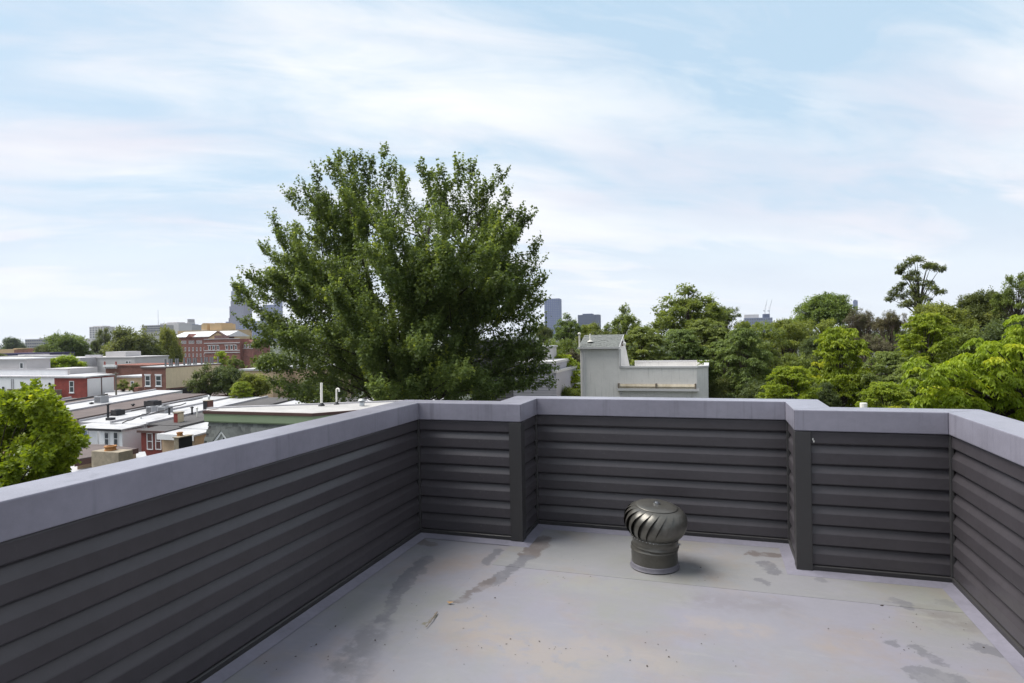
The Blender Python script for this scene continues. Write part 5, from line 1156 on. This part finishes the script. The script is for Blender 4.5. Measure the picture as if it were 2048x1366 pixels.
W = [
 # far row
 ('round_tree', 'small blue green round tree at the foot of the pale slab tower', 'billow', 1088, 646, 20, 150, L_DARK, 1.0),
 ('wood_tree', 'loose topped tree between the slab tower and the squat tower', 'open', 1135, 628, 34, 80, L_WOOD, 1.0),
 ('wood_tree', 'green tree right under the squat office tower', 'billow', 1178, 642, 30, 85, L_WOOD, 1.0),
 ('wood_tree', 'airy tree with sky gaps left of the tall locust', 'open', 1246, 611, 44, 78, L_WOOD, 1.2),
 ('locust_tree', 'tall feathery topped locust above the stucco house parapet', 'open', 1376, 571, 88, 74, L_WOOD, .72),
 ('wood_tree', 'dark green shoulder tree right of the tall locust', 'locust', 1445, 622, 40, 80, L_DARK, 1.0),
 ('wood_tree', 'pale green low tree under the half built block', 'locust', 1492, 648, 42, 70, L_WOOD, .9),
 ('round_tree', 'far dark tree right of the two cranes', 'billow', 1562, 642, 18, 150, L_DARK, .9),
 ('round_tree', 'far olive tree just left of the big round treetop', 'billow', 1590, 628, 26, 120, L_WOOD, 1.0),
 ('round_tree', 'big round olive treetop standing clear against the sky', 'billow', 1648, 573, 60, 88, L_WOOD, .88),
 ('bare_tree', 'bare brown twiggy tree below the slim blue tower', 'bare', 1722, 610, 40, 60, L_BROWN, 1.2),
 ('bare_tree', 'bare brown twiggy tree left of the umbrella shaped treetop', 'bare', 1778, 608, 38, 58, L_BROWN, 1.2),
 ('bare_tree', 'dry brown thicket tree low between the bare ones', 'bare', 1750, 655, 44, 55, L_BROWN, 1.0),
 ('umbrella_tree', 'dark treetop with layered umbrella branches against the sky', 'umbrella', 1838, 524, 52, 64, L_DARK, 1.0),
 ('wood_tree', 'dense mid green tree right of the umbrella treetop', 'billow', 1878, 590, 60, 56, L_WOOD, 1.0),
 ('wood_tree', 'dark blue green tree at the right skyline', 'billow', 1965, 574, 52, 62, L_DARK, 1.0),
 ('wood_tree', 'tallest loose tree at the right picture edge', 'open', 2032, 546, 44, 54, L_WOOD, 1.2),
 # middle rows
 ('wood_tree', 'green tree left behind the stucco stair tower', 'billow', 1120, 672, 46, 62, L_WOOD, 1.0),
 ('bright_tree', 'bright green tree between clapboard house and stair tower', 'feather', 1128, 718, 42, 50, L_BRIGHT, 1.0),
 ('dark_tree', 'dark gap filling tree behind the stair tower roof', 'billow', 1200, 652, 48, 66, L_DARK, 1.0),
 ('bright_tree', 'bright tufted tree right of the stair tower lamp', 'feather', 1286, 662, 46, 56, L_WOOD, 1.0),
 ('bright_tree', 'bright tufted tree above the middle of the stucco parapet', 'feather', 1362, 668, 48, 58, L_WOOD, 1.0),
 ('bright_tree', 'bright tufted tree above the right end of the stucco parapet', 'feather', 1412, 648, 52, 60, L_WOOD, 1.0),
 ('locust_tree', 'soft yellow green locust below the cranes', 'locust', 1500, 652, 66, 62, L_WOOD, 1.0),
 ('locust_tree', 'soft olive locust in the middle of the wood', 'locust', 1572, 652, 62, 66, L_WOOD, 1.0),
 ('locust_tree', 'soft light locust under the big round treetop', 'locust', 1630, 646, 56, 70, L_WOOD, 1.0),
 ('dark_tree', 'dark tree under the right side of the big round treetop', 'billow', 1690, 640, 40, 72, L_DARK, 1.0),
 ('dark_tree', 'blackish green tree in the heart of the wood', 'billow', 1640, 668, 44, 56, L_DARK, .9),
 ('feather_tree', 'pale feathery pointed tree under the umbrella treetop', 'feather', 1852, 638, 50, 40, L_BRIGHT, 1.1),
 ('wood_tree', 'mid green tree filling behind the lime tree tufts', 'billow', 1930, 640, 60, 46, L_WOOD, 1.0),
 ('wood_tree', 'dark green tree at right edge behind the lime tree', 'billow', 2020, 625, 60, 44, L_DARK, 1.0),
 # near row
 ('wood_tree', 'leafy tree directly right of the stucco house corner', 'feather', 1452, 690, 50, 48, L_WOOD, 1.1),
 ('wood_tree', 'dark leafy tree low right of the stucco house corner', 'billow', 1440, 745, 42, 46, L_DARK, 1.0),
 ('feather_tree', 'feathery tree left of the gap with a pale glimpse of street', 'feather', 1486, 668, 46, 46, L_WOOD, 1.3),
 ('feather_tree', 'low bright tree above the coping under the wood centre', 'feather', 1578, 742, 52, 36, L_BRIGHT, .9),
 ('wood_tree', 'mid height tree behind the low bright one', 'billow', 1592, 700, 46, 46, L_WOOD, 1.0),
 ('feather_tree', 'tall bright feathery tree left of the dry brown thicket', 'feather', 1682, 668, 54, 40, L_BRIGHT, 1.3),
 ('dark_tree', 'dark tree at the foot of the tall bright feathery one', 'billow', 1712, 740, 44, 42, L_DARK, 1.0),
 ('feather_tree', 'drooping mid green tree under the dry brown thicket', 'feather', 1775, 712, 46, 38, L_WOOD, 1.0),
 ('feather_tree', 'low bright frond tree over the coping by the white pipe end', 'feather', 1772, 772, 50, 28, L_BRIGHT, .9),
 ('feather_tree', 'green frond tree left of the lime tree', 'feather', 1828, 735, 46, 34, L_WOOD, 1.0),
 ('dark_tree', 'dark low tree behind the right return of the coping', 'billow', 1640, 760, 40, 38, L_DARK, .9),
 ('dark_tree', 'dark undergrowth tree at the street end of the wood', 'billow', 1520, 752, 46, 44, L_DARK, .9),
 ('wood_tree', 'leafy tree hidden low behind the lime tree', 'billow', 1900, 745, 60, 36, L_DARK, .9),
 ('wood_tree', 'green tree behind the stucco tower foot at left', 'billow', 1145, 770, 40, 46, L_WOOD, .9),
 ('bushy_tree', 'rusty brown leaved tree left of the stair tower eave', 'open', 1146, 698, 18, 58, L_BROWN, .9),
]
for a in W: tree(*a)
# far-off woods that read as one band between and behind the trees one can tell apart
rng = np.random.default_rng(77); LP, LD, LS, LT = [], [], [], []
for k in range(420):
    px = rng.uniform(-700, 2700); dist = rng.uniform(260, 900) if px < 1080 else rng.uniform(110, 420)
    c = EYE+ray(px, 690)*dist; h = rng.uniform(3, 9) if px < 1080 else rng.uniform(8, 14); r = rng.uniform(3.5, 7)
    c[2] = GZ+h-r*.7; n = 150
    q = norm(rng.normal(size=(n, 3))); q[:, 2] = np.abs(q[:, 2])*1.1-.3; P = c+q*r*np.array([1, 1, .8])*rng.uniform(.7, 1.05, (n, 1)); LP.append(P); LD.append(q*.4+rng.normal(size=(n, 3))*.7)
    LS.append(rng.uniform(.8, 1.6, n)); LT.append(np.clip(rng.normal(.3, .15)+rng.normal(size=n)*.12, 0, .8))
fw_ = link('far_woods', leaf_mesh('far_woods', np.concatenate(LP), np.concatenate(LD), np.concatenate(LS), np.concatenate(LT), L_DARK, rng, .8, .4)); tag(fw_, 'distant wooded band along the horizon', 'woods', kind='stuff')
